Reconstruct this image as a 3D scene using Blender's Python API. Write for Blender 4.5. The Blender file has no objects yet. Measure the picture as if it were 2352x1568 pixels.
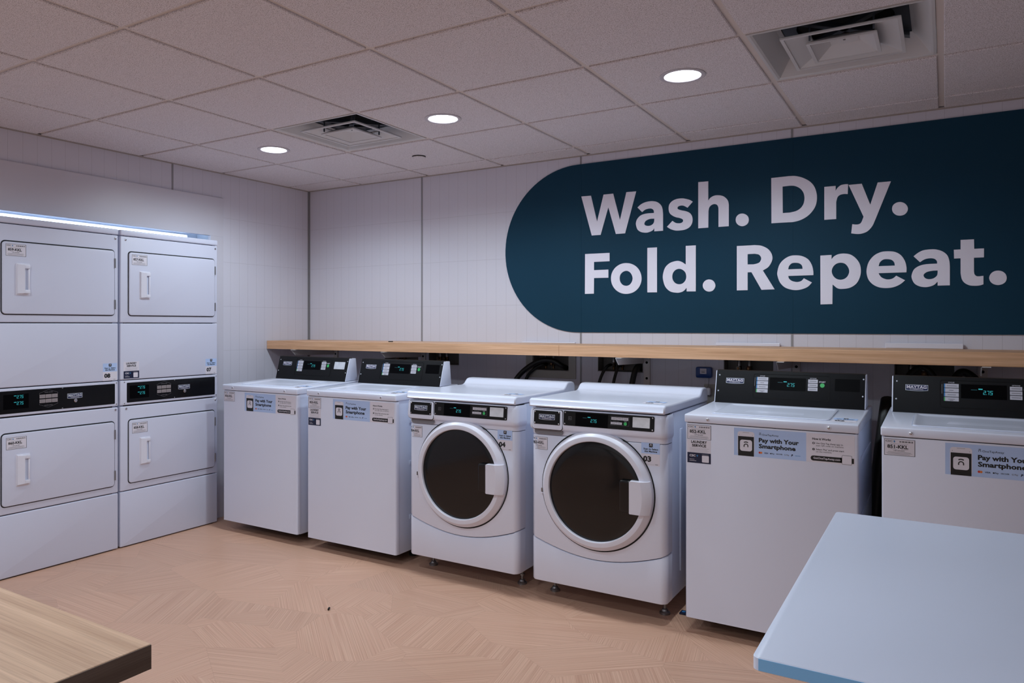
import bpy, bmesh, math, random
from mathutils import Vector, Matrix
from mathutils.geometry import tessellate_polygon

SC = bpy.context.scene
C = SC.collection
PI = math.pi
R = math.radians

# ------------------------------------------------------------------ camera, world, exposure
CEIL = 2.359
cam_d = bpy.data.cameras.new('camera')
cam = bpy.data.objects.new('camera', cam_d); C.objects.link(cam)
cam.location = (0, 0, 1.315)
cam.rotation_euler = (R(90), 0, 0.55817)
cam_d.sensor_width = 36; cam_d.lens = 26.043
cam_d.shift_x = 0.02892; cam_d.shift_y = -0.01621
cam_d.clip_start = 0.02; cam_d.clip_end = 60
SC.camera = cam

world = bpy.data.worlds.new('world'); SC.world = world
world.use_nodes = True
world.node_tree.nodes['Background'].inputs[0].default_value = (0.55, 0.62, 0.75, 1)
world.node_tree.nodes['Background'].inputs[1].default_value = 0.12

SC.view_settings.view_transform = 'Standard'
SC.view_settings.look = 'None'
SC.view_settings.gamma = 1.0
SC.view_settings.use_curve_mapping = False
SC.view_settings.exposure = 0.11

LAMP_COL = (0.785, 0.93, 1.015)
DOWN_W, SEEN_W = 32.5, 40.0                                # each ceiling downlight
SPOTS_SEEN = [(-0.929, 3.065), (-2.148, 3.065), (-3.380, 3.075)]
SPOTS_UNSEEN = [(-3.367, 1.25, 0.68), (-2.148, 1.25, 1.0), (-0.929, 1.25, 0.82), (-3.367, -0.58, 0.85), (-2.148, -0.58, 1.05), (-0.929, -0.58, 0.5), (-2.148, -2.0, 1.0), (0.29, -2.0, 1.0)]  # unseen; mostly added as fill, weighted to balance the room light

# ------------------------------------------------------------------ materials
def srgb(c):
    return tuple((v / 12.92 if v <= 0.04045 else ((v + 0.055) / 1.055) ** 2.4) for v in [x / 255 for x in c]) + (1.0,)

class NT:
    def __init__(self, name):
        self.m = bpy.data.materials.new(name); self.m.use_nodes = True
        self.t = self.m.node_tree; self.b = self.t.nodes['Principled BSDF']
    def n(self, typ, **kw):
        nd = self.t.nodes.new(typ)
        for k, v in kw.items(): setattr(nd, k, v)
        return nd
    def l(self, a, b): self.t.links.new(a, b)
    def math(self, op, a, b=None, c=None, clamp=False):
        nd = self.n('ShaderNodeMath', operation=op); nd.use_clamp = clamp
        for i, v in enumerate((a, b, c)):
            if v is None: continue
            if isinstance(v, (int, float)): nd.inputs[i].default_value = v
            else: self.l(v, nd.inputs[i])
        return nd.outputs[0]
    def mix(self, f, a, b, mode='MIX'):
        nd = self.n('ShaderNodeMix', data_type='RGBA', blend_type=mode)
        for s, v in ((nd.inputs['Factor'], f), (nd.inputs['A'], a), (nd.inputs['B'], b)):
            if isinstance(v, (int, float)): s.default_value = v
            elif isinstance(v, tuple): s.default_value = v
            else: self.l(v, s)
        return nd.outputs['Result']
    def obj(self):
        return self.n('ShaderNodeTexCoord').outputs['Object']
    def noise(self, vec, scale, detail=2, rough=0.5, stretch=None):
        if stretch:
            mp = self.n('ShaderNodeMapping'); self.l(vec, mp.inputs[0]); mp.inputs['Scale'].default_value = stretch; vec = mp.outputs[0]
        nz = self.n('ShaderNodeTexNoise'); self.l(vec, nz.inputs['Vector'])
        nz.inputs['Scale'].default_value = scale; nz.inputs['Detail'].default_value = detail; nz.inputs['Roughness'].default_value = rough
        return nz.outputs[0]
    def bump(self, h, strength, dist):
        bp = self.n('ShaderNodeBump'); self.l(h, bp.inputs['Height'])
        bp.inputs['Strength'].default_value = strength; bp.inputs['Distance'].default_value = dist
        self.l(bp.outputs[0], self.b.inputs['Normal'])
    def set(self, col=None, rough=None, metal=None, spec=None, coat=None):
        if col is not None: self.b.inputs['Base Color'].default_value = srgb(col)
        if rough is not None: self.b.inputs['Roughness'].default_value = rough
        if metal is not None: self.b.inputs['Metallic'].default_value = metal
        if spec is not None: self.b.inputs['Specular IOR Level'].default_value = spec
        if coat is not None: self.b.inputs['Coat Weight'].default_value = coat; self.b.inputs['Coat Roughness'].default_value = 0.08
        return self

def plain(name, col, rough=0.5, metal=0.0, spec=0.5, coat=None, vary=0.03, vscale=14):
    """a simple finish with a faint procedural mottling"""
    k = NT(name).set(col, rough, metal, spec, coat)
    c = srgb(col)
    if vary:
        f = k.noise(k.obj(), vscale, 3)
        lo = tuple(x * (1 - vary) for x in c[:3]) + (1,); hi = tuple(min(1, x * (1 + vary)) for x in c[:3]) + (1,)
        k.l(k.mix(f, lo, hi), k.b.inputs['Base Color'])
    return k.m

def emit(name, col, strength):
    k = NT(name).set((10, 10, 10), 0.4)
    k.b.inputs['Emission Color'].default_value = srgb(col); k.b.inputs['Emission Strength'].default_value = strength
    return k.m

M = {}
M['enamel'] = plain('white_enamel', (224, 227, 244), 0.27, vary=0.012, vscale=3, coat=0.25)
M['enamel_dryer'] = plain('white_dryer_enamel', (211, 212, 230), 0.42, vary=0.012, vscale=3)
M['enamel_side'] = plain('white_enamel_side', (206, 212, 232), 0.32, vary=0.012, vscale=3)
M['plastic_white'] = plain('white_plastic', (226, 224, 236), 0.33, vary=0.01)
M['gap'] = plain('dark_gap', (22, 22, 26), 0.8, vary=0)
M['console'] = plain('charcoal_console', (17, 17, 20), 0.6, vary=0.08, vscale=60, spec=0.22)
M['console_dark'] = plain('dark_console_inset', (16, 15, 17), 0.5, vary=0.05, vscale=60, spec=0.22)
M['gloss_black'] = plain('gloss_black', (8, 8, 10), 0.10, vary=0)
M['dryer_black'] = plain('dryer_black_panel', (6, 6, 8), 0.2, vary=0, spec=0.3)
M['handle_black'] = plain('handle_black', (14, 14, 16), 0.16, vary=0)
M['screen'] = plain('screen_glass', (4, 4, 6), 0.35, vary=0, spec=0.06)
M['cyan'] = emit('cyan_digits', (60, 200, 212), 0.62)
M['cyan_dim'] = emit('cyan_digits_dim', (20, 110, 125), 0.25)
M['chrome'] = plain('chrome', (190, 190, 195), 0.18, 1.0, vary=0)
M['mirror'] = plain('polished_plate', (228, 230, 236), 0.2, 0.45, vary=0.22, vscale=45)
M['steel'] = plain('zinc_steel', (150, 150, 152), 0.35, 1.0, vary=0.1)
M['rubber'] = plain('black_rubber', (12, 12, 13), 0.45, vary=0.05)
M['brass'] = plain('brass', (96, 72, 50), 0.35, 1.0, vary=0.1)
M['copper'] = plain('copper', (100, 66, 54), 0.35, 1.0, vary=0.1)
M['bracket'] = plain('white_bracket', (205, 198, 196), 0.45)
M['boxwhite'] = plain('box_plastic', (170, 166, 160), 0.5)
M['boxin'] = plain('box_recess', (120, 116, 112), 0.6)
M['mural'] = plain('mural_teal', (12, 56, 78), 0.6, vary=0.10, vscale=2.2, spec=0.2)
M['letter'] = plain('mural_letter', (240, 236, 250), 0.5, vary=0.02)
M['s_white'] = plain('sticker_white', (224, 218, 228), 0.45, vary=0)
M['s_blue'] = plain('sticker_blue', (182, 203, 242), 0.42, vary=0.02, vscale=30)
M['s_black'] = plain('sticker_black', (12, 12, 14), 0.45, vary=0)
M['s_grey'] = plain('sticker_grey', (120, 118, 124), 0.5, vary=0)
M['s_line'] = plain('sticker_fine_print', (150, 148, 156), 0.5, vary=0)
M['s_navy'] = plain('sticker_navy', (12, 24, 58), 0.4, vary=0)
M['s_teal'] = plain('sticker_teal', (40, 130, 160), 0.4, vary=0)
M['s_red'] = plain('sticker_red', (205, 50, 40), 0.4, vary=0)
M['s_orange'] = plain('sticker_orange', (225, 120, 50), 0.4, vary=0)
M['s_cyan'] = plain('sticker_key_blue', (60, 130, 190), 0.4, vary=0)
M['s_green'] = plain('sticker_green', (70, 170, 100), 0.4, vary=0)
M['key'] = plain('key_pad_grey', (198, 194, 204), 0.45, vary=0)
M['key_dim'] = plain('key_pad_taupe', (150, 140, 142), 0.45, vary=0)
M['start'] = plain('start_green', (58, 180, 95), 0.35, vary=0)
M['badge_navy'] = plain('badge_navy', (22, 34, 78), 0.3, vary=0)
M['badge_silver'] = plain('badge_silver', (205, 208, 218), 0.3, vary=0)
M['tee'] = plain('ceiling_tee', (214, 204, 200), 0.6, vary=0.02)
M['angle'] = plain('wall_angle', (172, 162, 158), 0.6, vary=0.02)
M['alu'] = plain('joint_strip', (150, 148, 152), 0.45, 0.3, vary=0.02)
M['diffuser'] = plain('diffuser_paint', (205, 205, 208), 0.4, vary=0.02)
M['duct'] = plain('duct_dark', (52, 60, 72), 0.5, 0.3, vary=0.1)
M['duct_strut'] = plain('duct_strut', (84, 92, 102), 0.4, 0.6, vary=0.1)
M['void'] = plain('duct_void', (4, 4, 5), 0.9, vary=0)
M['lamp'] = emit('downlight_lens', (240, 244, 255), 14.0)
M['led'] = emit('led_strip', (200, 228, 255), 11.0)
M['trimwhite'] = plain('trim_white', (196, 192, 200), 0.4, vary=0.02)
M['alcove'] = plain('alcove_paint', (226, 232, 240), 0.6, vary=0.01)
M['panel'] = plain('painted_panel', (206, 202, 212), 0.38, vary=0.015, vscale=2)
M['blue_box'] = plain('blue_plastic', (14, 64, 140), 0.3, vary=0.04)
M['table_white'] = plain('white_laminate', (226, 232, 252), 0.30, vary=0.015, vscale=3)
M['table_blue'] = plain('blue_front_edge', (140, 202, 252), 0.4, vary=0.03)  # white table's front edge coloured light blue
M['table_leg'] = plain('table_leg_grey', (120, 120, 124), 0.4, 0.6)
M['wall_far'] = plain('wall_paint', (235, 235, 238), 0.6, vary=0.02)

def wood(name, a, b, c, axis, scale=1.0, rough=0.45):
    """straight-grained wood: stretched noise along axis 0 or 1"""
    k = NT(name).set(a, rough)
    st = [55, 55, 55]; st[axis] = 1.6
    st2 = [420, 420, 420]; st2[axis] = 6
    o = k.obj()
    f1 = k.noise(o, scale, 4, 0.6, stretch=tuple(st)); f2 = k.noise(o, scale, 2, 0.6, stretch=tuple(st2))
    r = k.n('ShaderNodeValToRGB'); k.l(f1, r.inputs[0])
    r.color_ramp.elements[0].position = 0.32; r.color_ramp.elements[0].color = srgb(b)
    r.color_ramp.elements[1].position = 0.68; r.color_ramp.elements[1].color = srgb(a)
    f3 = k.math('MULTIPLY', k.math('SUBTRACT', f2, 0.42, clamp=True), 1.5, clamp=True)
    col = k.mix(f3, r.outputs[0], srgb(c))
    k.l(col, k.b.inputs['Base Color'])
    k.bump(f2, 0.06, 0.001)
    return k.m
M['oak_shelf'] = wood('oak_shelf', (236, 188, 150), (206, 156, 116), (176, 128, 90), 0)
M['oak_table'] = wood('oak_table', (216, 176, 144), (184, 142, 110), (150, 110, 82), 0)
M['walnut_edge'] = wood('walnut_edge', (122, 110, 102), (98, 86, 78), (72, 62, 55), 1)

def line_mask(k, val, pitch, off, half):
    """1 on thin lines every PITCH along VAL"""
    t = k.math('DIVIDE', k.math('SUBTRACT', val, off), pitch)
    fr = k.math('FRACT', k.math('ADD', t, 0.5))
    d = k.math('ABSOLUTE', k.math('SUBTRACT', fr, 0.5))
    return k.math('LESS_THAN', d, half / pitch)

def tile_wall(name, axis, off):
    k = NT(name).set((214, 211, 222), 0.34)
    sp = k.n('ShaderNodeSeparateXYZ'); k.l(k.obj(), sp.inputs[0])
    v = line_mask(k, sp.outputs[axis], 0.0760, off, 0.0007)
    h = line_mask(k, sp.outputs[2], 0.3048, 0.2236, 0.0007)
    m = k.math('MAXIMUM', v, h)
    nz = k.noise(k.obj(), 1.3, 2)
    base = k.mix(nz, srgb((210, 207, 219)), srgb((219, 216, 226)))
    k.l(k.mix(k.math('MULTIPLY', m, 0.55), base, srgb((158, 152, 160))), k.b.inputs['Base Color'])
    k.bump(k.math('SUBTRACT', 1.0, m), 0.5, 0.001)
    return k.m
M['wall_back'] = tile_wall('tile_board_back', 0, -1.902)
M['wall_left'] = tile_wall('tile_board_left', 1, 2.986)

def ceiling_tile():
    k = NT('mineral_ceiling_tile').set((178, 166, 168), 0.9, spec=0.2)
    o = k.obj()
    f = k.noise(o, 330, 2, 0.65)
    g = k.noise(o, 120, 2, 0.6)
    big = k.noise(o, 1.1, 2)
    r = k.n('ShaderNodeValToRGB'); k.l(f, r.inputs[0])
    e = r.color_ramp.elements
    e[0].position = 0.36; e[0].color = srgb((128, 118, 116)); e[1].position = 0.47; e[1].color = srgb((226, 221, 226))
    x = e.new(0.7); x.color = srgb((238, 233, 238))
    c1 = k.mix(k.math('MULTIPLY', k.math('LESS_THAN', g, 0.36), 0.25), r.outputs[0], srgb((160, 150, 146)))
    c2 = k.mix(k.math('MULTIPLY', big, 0.3), c1, srgb((222, 216, 224)))
    k.l(c2, k.b.inputs['Base Color'])
    k.bump(f, 0.35, 0.002)
    return k.m
M['ctile'] = ceiling_tile()

def floor_mat():
    """vinyl floor printed with patches of fine wood strips, each patch turned its own way"""
    k = NT('strip_patch_vinyl').set((205, 165, 142), 0.38)
    o = k.obj()
    vo = k.n('ShaderNodeTexVoronoi', voronoi_dimensions='2D', feature='F1', distance='EUCLIDEAN')
    mp = k.n('ShaderNodeMapping'); k.l(o, mp.inputs[0]); mp.inputs['Scale'].default_value = (2.3, 3.5, 1); mp.inputs['Rotation'].default_value = (0, 0, 0.4)
    k.l(mp.outputs[0], vo.inputs['Vector']); vo.inputs['Scale'].default_value = 1.0; vo.inputs['Randomness'].default_value = 1.0
    sc = k.n('ShaderNodeSeparateColor'); k.l(vo.outputs['Color'], sc.inputs[0])
    # second finer layer: some cells are split
    v2 = k.n('ShaderNodeTexVoronoi', voronoi_dimensions='2D', feature='F1'); k.l(o, v2.inputs['Vector']); v2.inputs['Scale'].default_value = 2.1
    s2 = k.n('ShaderNodeSeparateColor'); k.l(v2.outputs['Color'], s2.inputs[0])
    pick = k.math('FRACT', k.math('ADD', sc.outputs[0], k.math('MULTIPLY', k.math('GREATER_THAN', s2.outputs[0], 0.6), 0.43)))
    ang = k.math('MULTIPLY', k.math('FLOOR', k.math('MULTIPLY', pick, 9.0)), PI / 9)
    vr = k.n('ShaderNodeVectorRotate', rotation_type='Z_AXIS'); k.l(o, vr.inputs['Vector']); k.l(ang, vr.inputs['Angle'])
    f1 = k.noise(vr.outputs[0], 1.0, 1, 0.5, stretch=(1.6, 250.0, 1.0))
    f2 = k.noise(vr.outputs[0], 1.0, 2, 0.5, stretch=(1.2, 60.0, 1.0))
    r = k.n('ShaderNodeValToRGB'); k.l(f1, r.inputs[0])
    e = r.color_ramp.elements
    e[0].position = 0.34; e[0].color = srgb((195, 150, 126)); e[1].position = 0.64; e[1].color = srgb((219, 177, 152))
    c1 = k.mix(k.math('MULTIPLY', k.math('SUBTRACT', f2, 0.35, clamp=True), 0.9, clamp=True), r.outputs[0], srgb((208, 158, 134)))
    tone = k.mix(sc.outputs[1], (0.955, 0.955, 0.955, 1), (1.04, 1.03, 1.02, 1))
    c2 = k.mix(1.0, c1, tone, 'MULTIPLY')
    # thin seam round each patch
    ve = k.n('ShaderNodeTexVoronoi', voronoi_dimensions='2D', feature='DISTANCE_TO_EDGE'); k.l(mp.outputs[0], ve.inputs['Vector'])
    ve.inputs['Scale'].default_value = 1.0; ve.inputs['Randomness'].default_value = 1.0
    seam = k.math('LESS_THAN', ve.outputs[0], 0.004)
    c3 = k.mix(k.math('MULTIPLY', seam, 0.2), c2, srgb((160, 122, 100)))
    k.l(c3, k.b.inputs['Base Color'])
    k.bump(f1, 0.08, 0.001)
    return k.m
M['floor'] = floor_mat()

# ------------------------------------------------------------------ mesh builder
class MB:
    """collects faces with material keys; build() links them as one mesh object"""
    def __init__(self):
        self.v = []; self.f = []; self.fm = []; self.keys = []; self.mk = 'enamel'
    def mi(self, key):
        key = key or self.mk
        if key not in self.keys: self.keys.append(key)
        return self.keys.index(key)
    def add(self, vs, fs, key=None):
        o = len(self.v); i = self.mi(key)
        self.v += [tuple(p) for p in vs]
        for f in fs: self.f.append([o + j for j in f]); self.fm.append(i)
        return self
    def box(self, x0, x1, y0, y1, z0, z1, key=None, bev=0.0, seg=2):
        if bev <= 0:
            vs = [(x, y, z) for z in (z0, z1) for y in (y0, y1) for x in (x0, x1)]
            return self.add(vs, [(0, 2, 3, 1), (4, 5, 7, 6), (0, 1, 5, 4), (2, 6, 7, 3), (0, 4, 6, 2), (1, 3, 7, 5)], key)
        bm = bmesh.new()
        bmesh.ops.create_cube(bm, size=1)
        for v in bm.verts: v.co = Vector(((x0 + x1) / 2 + v.co.x * (x1 - x0), (y0 + y1) / 2 + v.co.y * (y1 - y0), (z0 + z1) / 2 + v.co.z * (z1 - z0)))
        bmesh.ops.bevel(bm, geom=bm.edges[:], offset=bev, segments=seg, profile=0.5, affect='EDGES')
        return self.bm(bm, key)
    def bm(self, bm, key=None):
        bm.verts.index_update()
        self.add([v.co[:] for v in bm.verts], [[v.index for v in f.verts] for f in bm.faces], key); bm.free(); return self
    def hexa(self, pts, key=None, bev=0.0, seg=2):
        """8 points: bottom ring then top ring"""
        bm = bmesh.new(); vs = [bm.verts.new(p) for p in pts]
        for f in ((3, 2, 1, 0), (4, 5, 6, 7), (0, 1, 5, 4), (1, 2, 6, 5), (2, 3, 7, 6), (3, 0, 4, 7)): bm.faces.new([vs[i] for i in f])
        bmesh.ops.recalc_face_normals(bm, faces=bm.faces[:])
        if bev: bmesh.ops.bevel(bm, geom=bm.edges[:], offset=bev, segments=seg, profile=0.5, affect='EDGES')
        return self.bm(bm, key)
    def prism(self, prof, x0, x1, key=None, bev=0.0, axis=0):
        """profile of (y,z) extruded along x (axis 0), or of (x,z) along y (axis 1), or (x,y) along z (axis 2)"""
        def P(a, t): return (t, a[0], a[1]) if axis == 0 else ((a[0], t, a[1]) if axis == 1 else (a[0], a[1], t))
        bm = bmesh.new(); A = [bm.verts.new(P(p, x0)) for p in prof]; B = [bm.verts.new(P(p, x1)) for p in prof]
        bm.faces.new(A); bm.faces.new(list(reversed(B)))
        n = len(prof)
        for i in range(n): bm.faces.new([A[i], B[i], B[(i + 1) % n], A[(i + 1) % n]])
        bmesh.ops.recalc_face_normals(bm, faces=bm.faces[:])
        if bev: bmesh.ops.bevel(bm, geom=bm.edges[:], offset=bev, segments=2, profile=0.5, affect='EDGES')
        return self.bm(bm, key)
    def loft(self, rings, key=None, cap0=True, cap1=True, closed=True):
        n = len(rings[0]); vs = [p for r in rings for p in r]; fs = []
        for a in range(len(rings) - 1):
            for i in range(n if closed else n - 1):
                j = (i + 1) % n
                fs.append((a * n + i, a * n + j, (a + 1) * n + j, (a + 1) * n + i))
        if cap0: fs.append(tuple(reversed(range(n))))
        if cap1: fs.append(tuple(range((len(rings) - 1) * n, len(rings) * n)))
        return self.add(vs, fs, key)
    def rrect(self, x0, x1, z0, z1, yb, yf, r=0.01, bev=0.0, key=None, seg=6):
        """rounded slab standing in the xz plane, back at yb, front at yf (yf<yb)"""
        def ring(ins, y):
            rr = max(r - ins, 0.0005)
            return [(p[0], y, p[1]) for p in rrpts(x0 + ins, x1 - ins, z0 + ins, z1 - ins, rr, seg)]
        rings = [ring(0, yb)]
        if bev:
            rings.append(ring(0, yf + bev))
            for t in (30, 60): rings.append(ring(bev * (1 - math.cos(R(t))), yf + bev * (1 - math.sin(R(t)))))
            rings.append(ring(bev, yf))
        else: rings.append(ring(0, yf))
        return self.loft(rings, key)
    def lathe(self, prof, c=(0, 0, 0), axis='y', n=48, key=None, closed=False):
        """prof: (radius, height along axis)"""
        rings = []
        for r, h in prof:
            ring = []
            for i in range(n):
                a = 2 * PI * i / n; p, q = r * math.cos(a), r * math.sin(a)
                ring.append((c[0] + p, c[1] + h, c[2] + q) if axis == 'y' else ((c[0] + p, c[1] + q, c[2] + h) if axis == 'z' else (c[0] + h, c[1] + p, c[2] + q)))
            rings.append(ring)
        return self.loft(rings, key, cap0=prof[0][0] > 0 and not closed, cap1=prof[-1][0] > 0 and not closed)
    def tube(self, pts, r, key=None, n=12, smooth=6, caps=True):
        P = catmull(pts, smooth) if smooth else [Vector(p) for p in pts]
        rings = []; up = Vector((0.13, 0.21, 0.97)); prev = None
        for i, p in enumerate(P):
            t = (P[min(i + 1, len(P) - 1)] - P[max(i - 1, 0)]).normalized()
            if prev is None: a = t.cross(up).normalized()
            else: a = (prev - t * prev.dot(t)).normalized()
            prev = a; b = t.cross(a)
            rad = r(i / max(1, len(P) - 1)) if callable(r) else r
            rings.append([tuple(p + (a * math.cos(2 * PI * k / n) + b * math.sin(2 * PI * k / n)) * rad) for k in range(n)])
        return self.loft(rings, key, caps, caps)
    def poly(self, loops, surf, off, key=None):
        """flat polygon (first loop outer, others holes) given in (x,z), laid on surf at distance off"""
        L = [[Vector((p[0], p[1], 0)) for p in lp] for lp in loops]
        tris = tessellate_polygon(L); flat = [p for lp in L for p in lp]
        fs = []
        for a, b, c in tris:
            A, B, Cc = flat[a], flat[b], flat[c]
            cr = (B.x - A.x) * (Cc.y - A.y) - (B.y - A.y) * (Cc.x - A.x)
            if abs(cr) < 1e-12: continue
            fs.append((a, b, c) if cr > 0 else (a, c, b))
        return self.add([surf(p.x, p.y, off) for p in flat], fs, key)
    def build(self, name, parent=None, loc=None, rot=None, smooth=30, wn=False):
        me = bpy.data.meshes.new(name); me.from_pydata(self.v, [], self.f)
        for kx in self.keys: me.materials.append(M[kx])
        me.polygons.foreach_set('material_index', self.fm)
        bm = bmesh.new(); bm.from_mesh(me)
        if wn != 'flat': bmesh.ops.recalc_face_normals(bm, faces=bm.faces[:])
        bm.to_mesh(me); bm.free()
        if smooth:
            me.polygons.foreach_set('use_smooth', [True] * len(me.polygons)); me.set_sharp_from_angle(angle=R(smooth))
        me.update()
        o = bpy.data.objects.new(name, me); C.objects.link(o)
        if parent: o.parent = parent
        if loc: o.location = loc
        if rot: o.rotation_euler = rot
        if wn is True:
            w = o.modifiers.new('weighted', 'WEIGHTED_NORMAL'); w.keep_sharp = True; w.weight = 100
        return o

def rrpts(x0, x1, z0, z1, r, seg=6):
    out = []
    for cx, cz, a0 in ((x1 - r, z0 + r, -90), (x1 - r, z1 - r, 0), (x0 + r, z1 - r, 90), (x0 + r, z0 + r, 180)):
        for i in range(seg + 1):
            a = R(a0 + 90 * i / seg); out.append((cx + r * math.cos(a), cz + r * math.sin(a)))
    return out

def catmull(pts, n):
    P = [Vector(p) for p in pts]; P = [P[0] * 2 - P[1]] + P + [P[-1] * 2 - P[-2]]; out = []
    for i in range(1, len(P) - 2):
        a, b, c, d = P[i - 1:i + 3]
        for k in range(n):
            t = k / n
            out.append(0.5 * ((2 * b) + (c - a) * t + (2 * a - 5 * b + 4 * c - d) * t * t + (3 * b - a - 3 * c + d) * t ** 3))
    out.append(P[-2]); return out

# ------------------------------------------------------------------ object helpers
def tag(o, label=None, cat=None, group=None, kind=None):
    if label: o['label'] = label
    if cat: o['category'] = cat
    if group: o['group'] = group
    if kind: o['kind'] = kind
    return o
def thing(name, label, cat, loc=(0, 0, 0), rz=0, group=None):
    o = bpy.data.objects.new(name, None); C.objects.link(o); o.empty_display_size = 0.1
    o.location = loc; o.rotation_euler = (0, 0, rz)
    return tag(o, label, cat, group)
def dup(o, parent=None):
    c = o.copy(); C.objects.link(c)
    if parent: c.parent = parent
    for ch in list(o.children): dup(ch, c)
    return c
def structure(o, label=None):
    o['kind'] = 'structure'
    if label: o['label'] = label
    return o

# ------------------------------------------------------------------ lettering
_tc = {}
def text_tris(s, bold=0.0, res=2):
    """(verts, tris, width) of a string in the built-in font, cap height about 1"""
    k = (s, bold)
    if k in _tc: return _tc[k]
    cu = bpy.data.curves.new('lettering', 'FONT'); cu.body = s; cu.size = 1.0; cu.resolution_u = res; cu.offset = bold
    cu.fill_mode = 'FRONT'
    ob = bpy.data.objects.new('lettering', cu); C.objects.link(ob)
    bpy.context.view_layer.update()
    dg = bpy.context.evaluated_depsgraph_get()
    me = bpy.data.meshes.new_from_object(ob.evaluated_get(dg))
    vs = [(v.co.x, v.co.y) for v in me.vertices]; fs = [tuple(p.vertices) for p in me.polygons]
    bpy.data.objects.remove(ob); bpy.data.curves.remove(cu); bpy.data.meshes.remove(me)
    if not vs: vs = [(0, 0)]
    x0 = min(v[0] for v in vs); x1 = max(v[0] for v in vs)
    _tc[k] = (vs, fs, x0, x1); return _tc[k]
def flatsurf(y):
    return lambda x, z, off: (x, y - off, z)
class Sticker(MB):
    """flat printed things in local (x,z), each layer a hair above the one before"""
    def __init__(self, surf):
        super().__init__(); self.s = surf; self.step = 0.00025
    def rect(self, x0, x1, z0, z1, key, lay=0, r=0.0, seg=4):
        pts = rrpts(x0, x1, z0, z1, r, seg) if r > 0 else [(x0, z0), (x1, z0), (x1, z1), (x0, z1)]
        if not r:
            n = max(1, int((x1 - x0) / 0.02)) if self.s.__name__ == 'curved' else 1
            for i in range(n):
                a = x0 + (x1 - x0) * i / n; b = x0 + (x1 - x0) * (i + 1) / n
                self.add([self.s(a, z0, 0.0004 + lay * self.step), self.s(b, z0, 0.0004 + lay * self.step), self.s(b, z1, 0.0004 + lay * self.step), self.s(a, z1, 0.0004 + lay * self.step)], [(0, 1, 2, 3)], key)
            return self
        return self.poly([pts], self.s, 0.0004 + lay * self.step, key)
    def frame(self, x0, x1, z0, z1, w, key, lay=1, r=0.003):
        for a in ((x0, x1, z0, z0 + w), (x0, x1, z1 - w, z1), (x0, x0 + w, z0, z1), (x1 - w, x1, z0, z1)): self.rect(*a, key, lay)
        return self
    def disc(self, x, z, r, key, lay=1, n=20):
        return self.poly([[(x + r * math.cos(2 * PI * i / n), z + r * math.sin(2 * PI * i / n)) for i in range(n)]], self.s, 0.0004 + lay * self.step, key)
    def arc(self, x, z, r, w, a0, a1, key, lay=2, n=10):
        o = [(x + r * math.cos(R(a0 + (a1 - a0) * i / n)), z + r * math.sin(R(a0 + (a1 - a0) * i / n))) for i in range(n + 1)]
        q = [(x + (r - w) * math.cos(R(a0 + (a1 - a0) * i / n)), z + (r - w) * math.sin(R(a0 + (a1 - a0) * i / n))) for i in range(n, -1, -1)]
        return self.poly([o + q], self.s, 0.0004 + lay * self.step, key)
    def text(self, s, x0, x1, z, h, key='s_black', lay=2, bold=0.02, align=None, shear=0.0):
        """text fitted from x0 to x1 (x1 None: natural width), baseline z, cap height h"""
        vs, fs, a, b = text_tris(s, bold)
        k = h / 0.70
        kx = (x1 - x0) / (b - a) if x1 is not None else k
        if align == 'c': x0 = x0 - (b - a) * kx / 2
        self.add([self.s(x0 + (p[0] - a) * kx + shear * p[1] * k, z + p[1] * k, 0.0004 + lay * self.step) for p in vs], fs, key)
        return self

# ------------------------------------------------------------------ room shell
XL, YB = -4.215, 4.192          # tiled face of the left wall and of the back wall
XR, YF = 2.9, -2.6

def wall_with_holes(name, mat, plane, u0, u1, z0, z1, holes, thick=0.1):
    """plane 'y': wall at YB spanning x; plane 'x': wall at XL spanning y. holes: (u0,u1,z0,z1)"""
    us = sorted({u0, u1} | {h[0] for h in holes} | {h[1] for h in holes}); zs = sorted({z0, z1} | {h[2] for h in holes} | {h[3] for h in holes})
    m = MB(); m.mk = mat
    for a, b in zip(us[:-1], us[1:]):
        for c, d in zip(zs[:-1], zs[1:]):
            if any(h[0] <= a + 1e-6 and b <= h[1] + 1e-6 and h[2] <= c + 1e-6 and d <= h[3] + 1e-6 for h in holes): continue
            if plane == 'y': m.add([(a, YB, c), (b, YB, c), (b, YB, d), (a, YB, d)], [(0, 1, 2, 3)])
            else: m.add([(XL, b, c), (XL, a, c), (XL, a, d), (XL, b, d)], [(0, 3, 2, 1)])
    for h in holes:                       # reveals
        a, b, c, d = h
        if plane == 'y':
            y0, y1 = YB, YB + thick
            m.add([(a, y0, c), (a, y1, c), (a, y1, d), (a, y0, d)], [(0, 1, 2, 3)]); m.add([(b, y0, c), (b, y1, c), (b, y1, d), (b, y0, d)], [(3, 2, 1, 0)])
            m.add([(a, y0, c), (b, y0, c), (b, y1, c), (a, y1, c)], [(0, 1, 2, 3)]); m.add([(a, y0, d), (b, y0, d), (b, y1, d), (a, y1, d)], [(3, 2, 1, 0)])
    return structure(m.build(name, smooth=0, wn='flat'))

m = MB(); m.mk = 'floor'
m.box(XL - 0.85, XR, YF, YB + 0.2, -0.06, 0.0)
structure(m.build('floor', smooth=0), 'pale pinkish wood-strip patchwork vinyl floor')

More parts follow.
